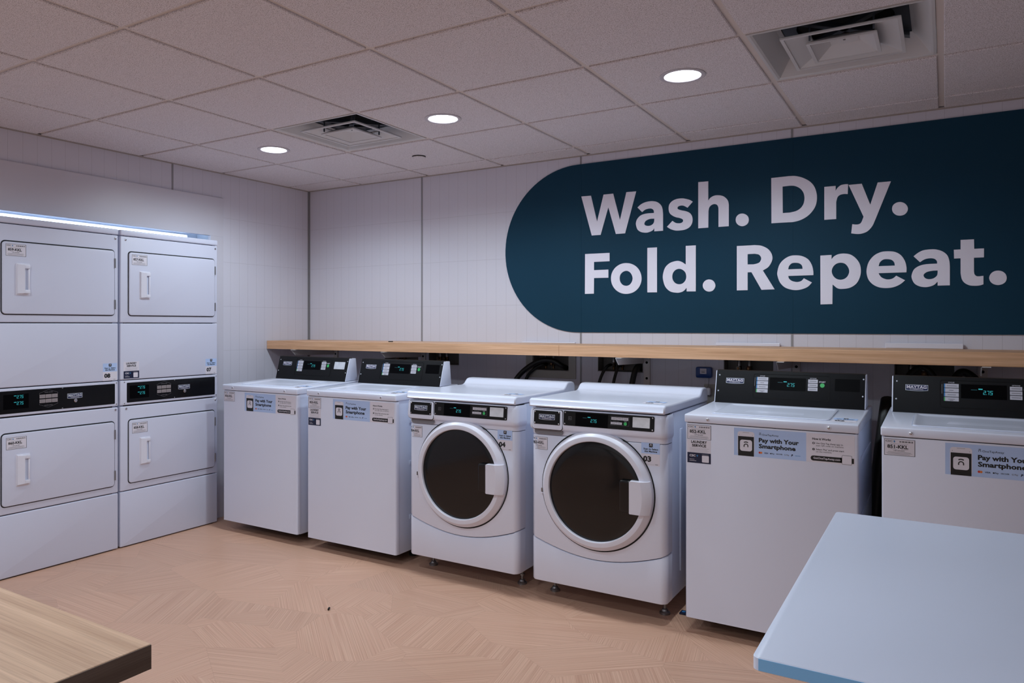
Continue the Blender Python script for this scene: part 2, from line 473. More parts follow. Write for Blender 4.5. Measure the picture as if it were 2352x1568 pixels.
BOXES = [(-3.455, -3.150, 1.04), (-3.060, -2.805, 1.04), (-2.235, -1.982, 1.028), (-1.790, -1.505, 1.034), (-1.040, -0.780, 1.034), (-0.213, 0.040, 1.034)]
wall_with_holes('wall_back', 'wall_back', 'y', XL, XR, 0, CEIL + 0.04, [(a, b, c, 1.188) for a, b, c in BOXES], 0.085)
ALC = (1.10, 3.267, 0.0, 1.918)      # the opening the dryers stand in (y0,y1,z0,z1)
wall_with_holes('wall_left', 'wall_left', 'x', YF, YB, 0, CEIL + 0.04, [ALC])
m = MB(); m.mk = 'wall_far'
m.box(XR, XR + 0.1, YF, YB, 0, CEIL + 0.04); structure(m.build('wall_right', smooth=0))
m = MB(); m.mk = 'wall_far'
m.box(XL - 0.85, XR, YF - 0.1, YF, 0, CEIL + 0.04); structure(m.build('wall_front', smooth=0))

# alcove behind the painted panel
m = MB(); m.mk = 'alcove'
ax = XL - 0.82
m.box(ax - 0.05, ax, 1.05, 3.35, 0, 2.15)
m.box(ax, XL - 0.02, 1.05, 1.10, 0, 2.15); m.box(ax, XL - 0.02, 3.30, 3.35, 0, 2.15)
m.box(ax, XL - 0.02, 1.05, 3.35, 2.10, 2.15)
m.box(ax, -4.385, 1.10, 3.30, 1.895, 2.10)
structure(m.build('wall_alcove', smooth=0))
# painted board framing the dryers, standing a little proud of the tile
m = MB(); m.mk = 'panel'
px0, px1 = XL - 0.012, XL + 0.014
m.box(px0, px1, YF, 3.372, 1.918, 2.182, bev=0.0015)
m.box(px0, px1, 3.267, 3.372, 0.0, 1.918)
m.box(px0, px1, YF, 1.10, 0.0, 1.918)
structure(m.build('trim_1', smooth=0), 'smooth white painted board framing the dryers')

def strip(n, x0, x1, y0, y1, z0, z1, key, label=None):
    m = MB(); m.box(x0, x1, y0, y1, z0, z1, key); return structure(m.build('trim_%d' % n, smooth=0), label)
n = 2
for xj in (-3.118, -1.902, -0.686, 0.53, 1.75):
    strip(n, xj - 0.005, xj + 0.005, YB - 0.0035, YB + 0.004, 0, CEIL, 'alu'); n += 1
strip(n, XL - 0.004, XL + 0.0035, 2.981, 2.991, 2.182, CEIL, 'alu'); n += 1
m = MB(); m.mk = 'alu'
m.box(XL, XL + 0.014, YB - 0.003, YB, 0, CEIL); m.box(XL, XL + 0.003, YB - 0.014, YB, 0, CEIL)
structure(m.build('trim_%d' % n, smooth=0), 'grey corner strip'); n += 1
# wall angle round the ceiling
m = MB(); m.mk = 'angle'
m.box(XL, XR, YB - 0.014, YB, CEIL - 0.006, CEIL - 0.002); m.box(XL, XR, YB - 0.0015, YB, CEIL - 0.009, CEIL - 0.002)
m.box(XL, XL + 0.014, YF, YB - 0.014, CEIL - 0.006, CEIL - 0.002); m.box(XL, XL + 0.0015, YF, YB, CEIL - 0.009, CEIL - 0.002)
structure(m.build('trim_%d' % n, smooth=0), 'ceiling edge angle'); n += 1

# ------------------------------------------------------------------ ceiling
T = 0.6096
GX, GY = -2.4526, 2.7605
DIFF = [(-1, 0), (3, 0)]             # cells that hold air diffusers
def lines(g, a, b):
    k0 = math.ceil((a - g) / T); out = []
    while g + k0 * T < b: out.append(g + k0 * T); k0 += 1
    return out
lx = lines(GX, XL, XR); ly = lines(GY, YF, YB)
m = MB(); m.mk = 'ctile'
ex = [XL] + lx + [XR]; ey = [YF] + ly + [YB]
w = 0.0115; rv = 0.008
for i in range(len(ex) - 1):
    for j in range(len(ey) - 1):
        a, b, c, d = ex[i], ex[i + 1], ey[j], ey[j + 1]
        ii = round((a - GX) / T); jj = round((c - GY) / T)
        if (ii, jj) in DIFF and abs(a - (GX + ii * T)) < 1e-4: continue
        a += w; b -= w; c += w; d -= w
        if b - a < 0.02 or d - c < 0.02: continue
        z0 = CEIL - 0.004; ch = 0.003
        r0 = [(a, c, z0 + 0.02), (b, c, z0 + 0.02), (b, d, z0 + 0.02), (a, d, z0 + 0.02)]
        r1 = [(a, c, z0 + ch), (b, c, z0 + ch), (b, d, z0 + ch), (a, d, z0 + ch)]
        r2 = [(a + ch, c + ch, z0), (b - ch, c + ch, z0), (b - ch, d - ch, z0), (a + ch, d - ch, z0)]
        m.loft([r0, r1, r2])
ceil = structure(m.build('ceiling', smooth=0), 'speckled mineral tile ceiling')
m = MB(); m.mk = 'tee'
for x in lx: m.box(x - 0.012, x + 0.012, YF, YB, CEIL + 0.004, CEIL + 0.007)
for y in ly: m.box(XL, XR, y - 0.012, y + 0.012, CEIL + 0.0045, CEIL + 0.0075)
g = m.build('ceiling_grid', ceil, smooth=0); g['label'] = 'pale metal grid of the tiled ceiling'
m = MB(); m.mk = 'void'; m.box(XL, XR, YF, YB, CEIL + 0.40, CEIL + 0.42); structure(m.build('ceiling_slab', smooth=0))

# ------------------------------------------------------------------ air diffusers (square, three nested cones)
def diffuser(cell, label):
    cx, cy = GX + (cell[0] + .5) * T, GY + (cell[1] + .5) * T
    t = thing('air_diffuser', label, 'air vent', (cx, cy, CEIL), 0, 'square ceiling air diffusers')
    def sq(h, z): return [(-h, -h, z), (h, -h, z), (h, h, z), (-h, h, z)]
    m = MB(); m.mk = 'diffuser'
    h0 = 0.292
    m.loft([sq(h0, 0.006), sq(h0, 0.0), sq(h0 - 0.010, 0.0), sq(h0 - 0.018, 0.004), sq(0.222, 0.072), sq(0.212, 0.080), sq(h0 - 0.004, 0.012)], cap0=False, cap1=False)
    m.build('outer_frame', t, smooth=0)
    for k, (h, zb, hi, zt) in enumerate(((0.194, -0.004, 0.104, 0.026), (0.116, -0.012, 0.050, 0.026))):
        m = MB(); m.mk = 'diffuser'
        rings = [sq(hi - 0.002, zt + 0.003), sq(h - 0.010, zb + 0.012), sq(h, zb + 0.006), sq(h, zb), sq(h - 0.012, zb), sq(h - 0.013, zb + 0.004), sq(hi, zt)]
        m.loft(rings, cap0=False, cap1=(k == 1))
        if k == 1:
            m.lathe([(0.048, zt - 0.002), (0.046, zt - 0.003), (0.0, zt - 0.003)], axis='z', n=32)
            m.lathe([(0.0045, zt - 0.003), (0.004, zt - 0.006), (0.0, zt - 0.006)], axis='z', n=12, key='steel')
        m.build('cone', t, smooth=0)
    m = MB()
    n_ = 48
    ro = [(0.225 * max(-1, min(1, 1.4142 * math.cos(2 * PI * (i + .5) / n_))), 0.225 * max(-1, min(1, 1.4142 * math.sin(2 * PI * (i + .5) / n_))), 0.084) for i in range(n_)]
    ri = [(0.165 * math.cos(2 * PI * (i + .5) / n_), 0.165 * math.sin(2 * PI * (i + .5) / n_), 0.084) for i in range(n_)]
    r2 = [(p[0], p[1], 0.094) for p in ri]
    m.loft([ro, ri, r2], 'duct', cap0=False, cap1=False)
    m.lathe([(0.166, 0.094), (0.166, 0.20), (0.0, 0.20)], axis='z', n=48, key='void')
    m.build('duct_collar', t, smooth=0)
    m = MB(); m.mk = 'duct_strut'
    for s in (1, -1):
        p = 0.205; wv = 0.013
        for za, zb_, ww in ((0.058, 0.062, wv * 1.3), (0.062, 0.082, 0.002)):
            m.hexa([(-p, -p * s - ww, za), (p, p * s - ww, za), (p, p * s + ww, za), (-p, -p * s + ww, za),
                (-p, -p * s - ww, zb_), (p, p * s - ww, zb_), (p, p * s + ww, zb_), (-p, -p * s + ww, zb_)])
    for s in (1, -1):
        for q in (1, -1): m.box(q * 0.105 - 0.003, q * 0.105 + 0.003, s * q * 0.105 - 0.003, s * q * 0.105 + 0.003, 0.005, 0.060)
    m.build('cross_strut', t, smooth=0)
    return t
diffuser(DIFF[0], 'square white air diffuser between the two farther glowing ceiling lights')
diffuser(DIFF[1], 'largest square air diffuser, above the dark teal wall sign')

# ------------------------------------------------------------------ downlights
def downlight(x, y, label, seen=True):
    t = thing('ceiling_downlight', label, 'ceiling light', (x, y, CEIL - 0.004), 0, 'round recessed ceiling downlights' if seen else None)
    m = MB(); m.mk = 'trimwhite'
    m.lathe([(0.094, 0.0), (0.094, -0.003), (0.090, -0.005), (0.076, -0.004), (0.073, -0.001), (0.073, 0.0)], axis='z', n=48)
    m.build('trim_ring', t)
    m = MB(); m.lathe([(0.073, -0.0015), (0.06, -0.003), (0.0, -0.0035)], axis='z', n=48, key='lamp'); m.build('lens', t)
    ld = bpy.data.lights.new('downlight_glow', 'SPOT'); ld.energy = SEEN_W if seen else DOWN_W; ld.color = LAMP_COL
    ld.spot_size = R(164); ld.spot_blend = 0.55; ld.shadow_soft_size = 0.07
    lo = bpy.data.objects.new('downlight_glow', ld); C.objects.link(lo); lo.parent = t; lo.location = (0, 0, -0.02)
    return t
for (x, y), lb in zip(SPOTS_SEEN, ('nearest glowing round ceiling downlight, left of the large air diffuser', 'glowing round ceiling downlight just right of the smaller air diffuser', 'farthest glowing round ceiling downlight, left of the smaller air diffuser')):
    downlight(x, y, lb)
for (x, y, k_) in SPOTS_UNSEEN:
    o_ = downlight(x, y, 'unseen round ceiling downlight nearer the middle of the room, placed for fill light', False); o_['group'] = 'unseen downlights placed for fill light'; [c for c in o_.children if c.type == 'LIGHT'][0].data.energy *= k_

t = thing('sprinkler_cover', 'small round white cover plate in a ceiling tile near the corner', 'sprinkler', (-2.755, 3.672, CEIL - 0.004))
m = MB(); m.mk = 'ctile'
m.lathe([(0.036, 0.0), (0.036, -0.006), (0.041, -0.006), (0.041, -0.009), (0.038, -0.011), (0.0, -0.012)], axis='z', n=36)
m.build('cover_plate', t)
m = MB(); m.mk = 'void'; m.lathe([(0.042, -0.0002), (0.042, -0.0045), (0.036, -0.0045), (0.036, -0.0002)], axis='z', n=36); m.build('shadow_gap', t)

# LED strip light along the back of the dryer alcove
t = thing('led_strip_light', 'glowing cool white light strip just above the tops of the dryers', 'light strip', (-4.385, 0, 1.905))
m = MB(); m.mk = 'plastic_white'; m.box(0.0006, 0.012, 1.15, 3.215, -0.006, 0.0225, bev=0.002); m.build('channel', t)
m = MB(); m.mk = 'led'; m.box(0.0125, 0.022, 1.16, 3.205, -0.004, 0.0170, bev=0.004); m.build('lens', t)

# ------------------------------------------------------------------ mural with lettering
GLY = [
('W',["-1896,2104c -1832,2103c -1792,1942c -1750,2102c -1688,2102c -1645,1941c -1605,2103c -1544,2102c -1613,1859c -1671,1859c -1719,2023c -1769,1860c -1827,1860c"]),
('a',["-1536,2006c -1516,2022 -1488,2033 -1452,2036 -1420,2029 -1397,2011 -1386,1988 -1382,1956c -1382,1859c -1434,1859c -1434,1878c -1445,1865 -1469,1856 -1490,1855 -1516,1861 -1536,1877 -1545,1903 -1545,1919 -1537,1939 -1516,1958 -1483,1966 -1436,1966c -1438,1981 -1448,1991 -1464,1994 -1488,1990 -1508,1977c","-1434,1933c -1462,1933 -1485,1924 -1494,1910 -1490,1899 -1473,1893 -1455,1895 -1441,1904 -1435,1917"]),
('s',["-1210,2012c -1227,2023 -1249,2031 -1272,2036 -1303,2035 -1330,2024 -1346,2005 -1349,1980 -1343,1958 -1328,1943 -1308,1932 -1285,1925 -1269,1917 -1265,1907 -1272,1898 -1287,1895 -1308,1899 -1327,1912c -1359,1880c -1339,1866 -1312,1856 -1287,1854 -1254,1857 -1229,1869 -1215,1888 -1211,1910 -1215,1932 -1228,1950 -1249,1961 -1274,1968 -1292,1975 -1298,1983 -1294,1991 -1283,1995 -1269,1995 -1256,1990 -1240,1980c"]),
('h',["-1179,2119c -1123,2118c -1123,2010c -1112,2024 -1092,2034 -1069,2035 -1041,2027 -1020,2007 -1012,1985 -1011,1961c -1011,1859c -1067,1859c -1067,1949c -1068,1968 -1075,1982 -1090,1988 -1107,1983 -1118,1970 -1122,1951c -1123,1859c -1179,1859c"]),
('.',["-905,1886 -909,1869 -922,1858 -939,1854 -957,1860 -970,1874 -974,1891 -970,1908 -957,1920 -939,1923 -922,1917 -909,1904"]),
('D',["-789,2101c -697,2102c -668,2099 -632,2086 -596,2061 -574,2028 -564,1983 -569,1939 -587,1906 -613,1881 -645,1865 -678,1858 -704,1858c -788,1859c","-732,2050c -697,2051c -671,2047 -645,2031 -629,2007 -624,1978 -629,1949 -643,1928 -664,1915 -694,1909c -731,1909c"]),
('r',["-529,2028c -476,2028c -476,2003c -467,2017 -452,2029 -433,2032 -418,2031c -420,1981c -436,1983 -455,1980 -467,1969 -473,1946c -473,1858c -529,1858c"]),
('y',["-416,2027c -356,2027c -318,1918c -285,2026c -227,2026c -296,1840c -309,1810 -330,1786 -354,1776 -378,1775 -404,1780c -399,1826c -381,1823 -366,1825 -357,1835 -348,1860c"]),
('.',["-154,1884 -159,1867 -171,1856 -188,1853 -205,1858 -218,1872 -222,1889 -218,1906 -205,1917 -188,1920 -171,1914 -159,1901"]),
('F',["-1871,1749c -1711,1748c -1711,1698c -1812,1698c -1812,1648c -1719,1648c -1719,1599c -1812,1600c -1813,1505c -1872,1505c"]),
('o',["-1511,1587 -1518,1553 -1538,1524 -1569,1505 -1606,1499 -1642,1506 -1674,1527 -1695,1558 -1702,1594 -1695,1629 -1674,1658 -1642,1677 -1606,1682 -1569,1674 -1538,1653 -1518,1622","-1566,1590 -1572,1568 -1586,1552 -1606,1547 -1627,1553 -1642,1570 -1647,1593 -1642,1615 -1627,1630 -1606,1636 -1586,1629 -1572,1612"]),
('l',["-1476,1765c -1418,1765c -1418,1504c -1476,1505c"]),
('d',["-1250,1764c -1193,1764c -1193,1504c -1245,1505c -1245,1526c -1260,1510 -1279,1501 -1304,1499 -1341,1508 -1369,1536 -1382,1577 -1382,1608 -1369,1646 -1341,1671 -1302,1681 -1275,1675 -1250,1658c","-1247,1589 -1252,1568 -1267,1552 -1287,1547 -1308,1553 -1323,1570 -1328,1592 -1323,1614 -1308,1630 -1287,1635 -1267,1628 -1252,1612"]),
('.',["-1084,1534 -1089,1517 -1101,1505 -1119,1501 -1136,1506 -1149,1519 -1154,1536 -1149,1553 -1136,1565 -1119,1569 -1101,1564 -1089,1551"]),
('R',["-968,1747c -874,1747c -841,1742 -809,1725 -790,1701 -783,1673 -790,1647 -806,1624 -832,1608c -772,1505c -839,1504c -891,1601c -911,1601c -911,1504c -968,1504c","-911,1700c -874,1700c -854,1695 -843,1683 -841,1669 -848,1654 -861,1647 -880,1643c -911,1644c"]),
('e',["-581,1574c -582,1598 -589,1628 -606,1657 -632,1674 -662,1681 -695,1679 -726,1662 -748,1635 -758,1598 -757,1575 -745,1541 -722,1515 -692,1502 -662,1498 -633,1503 -607,1515 -588,1536c -627,1559c -639,1546 -655,1541 -670,1542 -687,1548 -700,1560 -704,1574c","-704,1609c -700,1626 -686,1640 -666,1642 -647,1637 -636,1625 -633,1609c"]),
('p',["-548,1674c -495,1675c -495,1653c -483,1667 -463,1677 -436,1679 -407,1672 -382,1651 -365,1622 -360,1588 -365,1555 -380,1525 -407,1505 -438,1499 -466,1502 -490,1523c -491,1422c -547,1421c","-413,1588 -419,1566 -433,1551 -453,1546 -473,1552 -488,1569 -494,1591 -488,1613 -473,1628 -453,1633 -433,1627 -419,1610"]),
('e',["-160,1573c -160,1598 -167,1629 -184,1658 -209,1675 -239,1680 -270,1678 -301,1662 -324,1632 -334,1595 -333,1567 -324,1539 -304,1516 -277,1502 -245,1498 -214,1502 -187,1515 -166,1534c -204,1558c -217,1546 -232,1541 -249,1542 -267,1551 -277,1564 -281,1573c","-281,1608c -275,1627 -260,1640 -240,1641 -223,1636 -213,1624 -210,1608c"]),
('a',["-130,1650c -111,1666 -89,1677 -60,1680 -35,1678 -9,1667 10,1647 18,1620 20,1594c 20,1504c -30,1504c -30,1523c -43,1509 -60,1501 -81,1498 -106,1503 -127,1518 -138,1544 -137,1564 -127,1587 -106,1602 -77,1609 -32,1610c -33,1622 -42,1633 -60,1637 -83,1633 -103,1620c","-30,1577c -52,1576 -74,1571 -87,1560 -86,1548 -77,1539 -63,1536 -46,1540 -33,1552 -30,1566"]),
('t',["63,1718c 116,1718c 117,1673c 155,1673c 155,1631c 116,1631c 116,1567c 118,1554 125,1545 135,1543 153,1545c 153,1505c 138,1500 119,1499 98,1502 79,1514 68,1532 63,1560c 63,1631c 37,1631c 36,1673c 63,1673c"]),
('.',["242,1532 238,1515 226,1504 209,1500 192,1505 180,1517 175,1534 180,1551 192,1563 209,1567 226,1562 238,1549"]),
]
t = thing('wall_sign', 'huge rounded dark teal wall graphic with pale words above the shelf', 'wall sign', (0, YB, 0))
zc_, rr_ = 1.786, 0.517
m = MB(); m.mk = 'mural'
xc = -2.437 + rr_
out = [(xc + rr_ * math.cos(R(a)), zc_ + rr_ * math.sin(R(a))) for a in range(90, 271, 4)] + [(XR - 0.02, zc_ - rr_), (XR - 0.02, zc_ + rr_)]
m.prism([(p[0], p[1]) for p in out], -0.0052, -0.004, axis=1)
for xj in (-1.902, -0.686, 0.53, 1.75): m.box(xj - 0.005, xj + 0.005, -0.0062, -0.0052, zc_ - rr_, zc_ + rr_)
m.build('backing', t, smooth=0)
def outline(s):
    P = []
    for tok in s.split():
        c = tok.endswith('c'); a, b = tok.rstrip('c').split(','); P.append((float(a) / 1000, float(b) / 1000, c))
    n = len(P); out = []
    k0 = next((i for i in range(n) if P[i][2]), 0); P = P[k0:] + P[:k0]
    for i in range(n):
        p0, p1, p2, p3 = P[i - 1], P[i], P[(i + 1) % n], P[(i + 2) % n]
        if p1[2] and p2[2]: out.append(p1[:2]); continue
        if p1[2]: p0 = (2 * p1[0] - p2[0], 2 * p1[1] - p2[1])
        if p2[2]: p3 = (2 * p2[0] - p1[0], 2 * p2[1] - p1[1])
        for q in range(6):
            t_ = q / 6
            out.append(tuple(0.5 * (2 * p1[k] + (p2[k] - p0[k]) * t_ + (2 * p0[k] - 5 * p1[k] + 4 * p2[k] - p3[k]) * t_ ** 2 + (3 * p1[k] - p0[k] - 3 * p2[k] + p3[k]) * t_ ** 3) for k in (0, 1)))
    return out
for ch, loops in GLY:
    m = MB(); m.mk = 'letter'
    L = [outline(s) for s in loops]
    m.poly(L, flatsurf(0), 0.0075)
    for lp in L:
        for i in range(len(lp)):
            a, b = lp[i], lp[(i + 1) % len(lp)]
            m.add([(a[0], -0.0055, a[1]), (b[0], -0.0055, b[1]), (b[0], -0.0075, b[1]), (a[0], -0.0075, a[1])], [(0, 1, 2, 3)])
    m.build('letter' if ch != '.' else 'full_stop', t, smooth=0, wn='flat')

# ------------------------------------------------------------------ shelf
ST, SBm = 1.200, 1.140
YS = 3.765
def shelf(x0, x1, label):
    m = MB(); m.mk = 'oak_shelf'
    m.box(x0, x1, YS, YB - 0.001, SBm, ST, bev=0.0015)
    return tag(m.build('wall_shelf', smooth=0), label, 'shelf', 'light wood shelf boards over the washers')
shelf(XL + 0.004, -1.8435, 'light wood shelf board on the left, running from the room corner')
shelf(-1.8425, XR - 0.3, 'light wood shelf board on the right, running out of view')
m = MB(); m.mk = 'rubber'; m.tube([(-3.165, 3.88, ST + 0.0035), (-3.15, 3.882, ST + 0.0035), (-3.128, 3.879, ST + 0.0035)], 0.0032, n=8)
tag(m.build('screw'), 'tiny dark screw lying on the shelf near the corner', 'screw')

def bracket(x, label, side=0.0):
    t = thing('shelf_bracket', label, 'shelf bracket', (x, YB, SBm), 0, 'white brackets under the shelf')
    m = MB(); m.mk = 'bracket'
    m.box(-0.019, 0.019, -0.012, -0.0005, -0.30, -0.001, bev=0.001)
    for z in (-0.045, -0.137, -0.229):
        m.lathe([(0.0072, -0.0125), (0.0, -0.0125)], c=(0.0 + side, 0, z), axis='y', n=20, key='void')
    m.build('wall_plate', t, smooth=0)
    m = MB(); m.mk = 'bracket'
    prof = [(-0.001, -0.001), (-0.001, -0.05), (-0.392, -0.042), (-0.437, -0.003), (-0.437, -0.001)]
    m.prism([(a - 0.011, b) for a, b in prof], -0.021, -0.018)
    m.box(-0.021, 0.014, -0.448, -0.012, -0.004, -0.001)
    m.build('arm', t, smooth=0)
    return t
for x, lb in ((-3.925, 'white shelf bracket above the farthest washer by the corner'), (-3.10, 'white shelf bracket above the second washer from the corner'),
              (-1.478, 'white shelf bracket above the nearer front-loading washer'), (-0.663, 'white shelf bracket above the washer numbered 852'), (0.15, 'white shelf bracket above the rightmost washer')):
    bracket(x, lb, 0.0)

# ------------------------------------------------------------------ laundry outlet boxes in the wall
def outlet_box(x0, x1, z0, label, rim=0.048, top=1.215, valves=True, flange=True, tz=1.0):
    cx = (x0 + x1) / 2
    t = thing('water_outlet_box', label, 'outlet box', (cx, YB, 0), 0, 'recessed plumbing boxes under the shelf')
    m = MB(); m.mk = 'boxin'
    a, b, c, d, y1 = x0 - cx, x1 - cx, z0, 1.187, 0.083
    e = 0.0012
    m.box(a + e, b - e, y1 - 0.003, y1, c + e, d - e); m.box(a + e, a + 0.004, 0.0, y1, c + e, d - e); m.box(b - 0.004, b - e, 0.0, y1, c + e, d - e)
    m.box(a + e, b - e, 0.0, y1, c + e, c + 0.004); m.box(a + e, b - e, 0.0, y1, d - 0.004, d - e)
    m.build('recess', t, smooth=0)
    if flange:
        m = MB(); m.mk = 'boxwhite'
        m.box(a - rim, a, -0.007, -0.0004, c - rim, SBm - 0.001); m.box(b, b + rim, -0.007, -0.0004, c - rim, SBm - 0.001); m.box(a, b, -0.007, -0.0004, c - rim, c)
        m.build('frame', t, smooth=0)
    if valves:
        for vx, key in ((-0.055, 'steel'), (0.0, 'copper')):
            m = MB()
            m.lathe([(0.009, 0.1), (0.009, 0.025), (0.011, 0.02), (0.011, 0.0), (0.0, 0.0)], c=(vx, 0.04, z0 + 0.055), axis='z', n=14, key='steel')
            m.lathe([(0.013, 0.0), (0.013, -0.025), (0.008, -0.03), (0.008, -0.045), (0.0, -0.045)], c=(vx, 0.04, z0 + 0.055), axis='z', n=14, key='brass')
            m.lathe([(0.011, -0.035), (0.013, -0.03), (0.009, -0.03), (0.007, -0.034)], c=(vx, 0.04, z0 + 0.042), axis='y', n=18, key=key, closed=True)
            m.tube([(vx, 0.035, z0 + 0.042), (vx, 0.005, z0 + 0.042)], 0.006, 'brass', smooth=0)
            m.build('valve', t)
    return t
LB = ['shadowed plumbing box behind the second washer from the corner, its left one', 'shadowed plumbing box behind the second washer from the corner, its right one',
      'plumbing box with a wide pale frame and an arching hose', 'plumbing box with two brass valves behind the nearer front-loading washer',
      'plumbing box right of the blue plastic box', 'plumbing box behind the rightmost washer']
for (a, b, c), lb in zip(BOXES, LB):
    outlet_box(a, b, c, lb, flange=lb.startswith('plumbing box with a wide'), )
for x0, x1, h, lb in ((-2.306, -1.932, 0.008, 'thin white strip along the wall, shortest rise, near the shelf joint'), (-1.078, -0.743, 0.017, 'low white strip standing on the shelf above the washer numbered 852'),
                   (-0.250, 0.074, 0.026, 'tallest white strip standing on the shelf at the wall, far right')):
    m = MB(); m.mk = 'plastic_white'; m.box(x0, x1, YB - 0.022, YB - 0.0075, ST + 0.0004, ST + h, bev=0.002)
    tag(m.build('plastic_strip', smooth=0), lb, 'wall strip', 'white plastic strips on the shelf')

def hose(name, pts, r, label, key='rubber', cat='hose', n=14):
    m = MB(); m.tube(pts, r, key, n=n, smooth=8)
    return tag(m.build(name), label, cat, 'black hoses behind the washers')
Y0 = YB
hose('drain_hose', [(-2.345, 4.10, 0.90), (-2.305, 4.12, 0.985), (-2.235, 4.135, 1.050), (-2.150, 4.15, 1.092), (-2.075, 4.16, 1.090), (-2.030, 4.175, 1.062), (-2.015, YB + 0.03, 1.045)], 0.0165, 'thick black hose arching out of the wide-framed plumbing box')
hose('supply_hose', [(-2.290, 4.15, 0.90), (-2.262, 4.165, 0.985), (-2.215, 4.17, 1.035), (-2.165, 4.18, 1.062), (-2.150, YB + 0.03, 1.068)], 0.010, 'thinner black hose under the arching one in the wide-framed box')
hose('supply_hose', [(-1.762, 4.10, 0.90), (-1.752, 4.135, 0.985), (-1.735, 4.155, 1.040), (-1.715, 4.17, 1.070), (-1.705, YB + 0.03, 1.076)], 0.009, 'thin black hose at the left valve behind the nearer front-loading washer')
hose('supply_hose', [(-1.668, 4.10, 0.90), (-1.663, 4.135, 0.985), (-1.655, 4.155, 1.040), (-1.650, 4.17, 1.068), (-1.648, YB + 0.03, 1.074)], 0.009, 'thin black hose at the right valve behind the nearer front-loading washer')
hose('drain_hose', [(-1.552, 4.10, 0.90), (-1.548, 4.135, 0.985), (-1.540, 4.155, 1.045), (-1.530, 4.175, 1.072), (-1.526, YB + 0.02, 1.068), (-1.525, YB + 0.045, 1.050)], 0.0165, 'thick black hose hooked into the box beside a shelf bracket')
hose('supply_hose', [(-0.172, 4.08, 0.93), (-0.165, 4.12, 1.04), (-0.115, 4.15, 1.105), (-0.07, 4.155, 1.10), (-0.025, 4.14, 1.03), (-0.018, 4.12, 0.93)], 0.013, 'black hose in a round arch behind the rightmost washer')
hose('drain_hose', [(0.022, 4.08, 0.93), (0.03, 4.12, 1.03), (0.060, 4.15, 1.088), (0.10, 4.15, 1.08), (0.150, 4.12, 1.02), (0.18, 4.08, 0.93)], 0.018, 'thick black hose in a low arch behind the rightmost washer')
hose('drain_hose', [(-0.225, 3.98, 0.96), (-0.232, 3.92, 0.88), (-0.250, 3.89, 0.70), (-0.268, 3.885, 0.50), (-0.276, 3.89, 0.28), (-0.262, 3.93, 0.05)], 0.034, 'thickened black hose added to darken the gap between the two rightmost washers')  # hose widened to black out the lit gap between these washers

# blue box, socket and plug
t = thing('sensor_box', 'small blue plastic box with a white label fixed to the wall', 'wall box', (-1.145, YB, 1.049))
m = MB(); m.mk = 'blue_box'; m.rrect(-0.044, 0.044, -0.030, 0.030, -0.0004, -0.026, 0.010, 0.005); m.build('case', t)
s = Sticker(flatsurf(-0.0262)); s.rect(-0.019, 0.017, -0.008, 0.022, 's_white'); s.rect(-0.013, 0.010, 0.012, 0.0135, 's_grey', 1); s.rect(-0.011, 0.008, 0.000, 0.005, 's_grey', 1); s.build('label', t, smooth=0, wn='flat')
t = thing('wall_socket', 'pale double wall socket below the small blue box', 'socket', (-1.112, YB, 0.925))
m = MB(); m.mk = 'boxwhite'; m.rrect(-0.035, 0.035, -0.058, 0.058, -0.0004, -0.007, 0.004, 0.002); m.build('face_plate', t)
m = MB(); m.mk = 'boxwhite'; m.rrect(-0.022, 0.022, -0.042, -0.006, -0.007, -0.0095, 0.008, 0.001); m.build('receptacle', t)
t = thing('power_plug', 'pale power adapter plugged in under the small blue box', 'plug', (-1.118, YB, 0.945))
m = MB(); m.mk = 'plastic_white'; m.box(-0.02, 0.014, -0.045, -0.010, -0.02, 0.022, bev=0.004); m.build('adapter', t)
m = MB(); m.mk = 's_grey'; m.tube([(-0.003, -0.03, 0.02), (0.002, -0.022, 0.05), (0.0, -0.012, 0.075), (-0.002, -0.008, 0.0795)], 0.0016, n=8); m.build('cord', t)

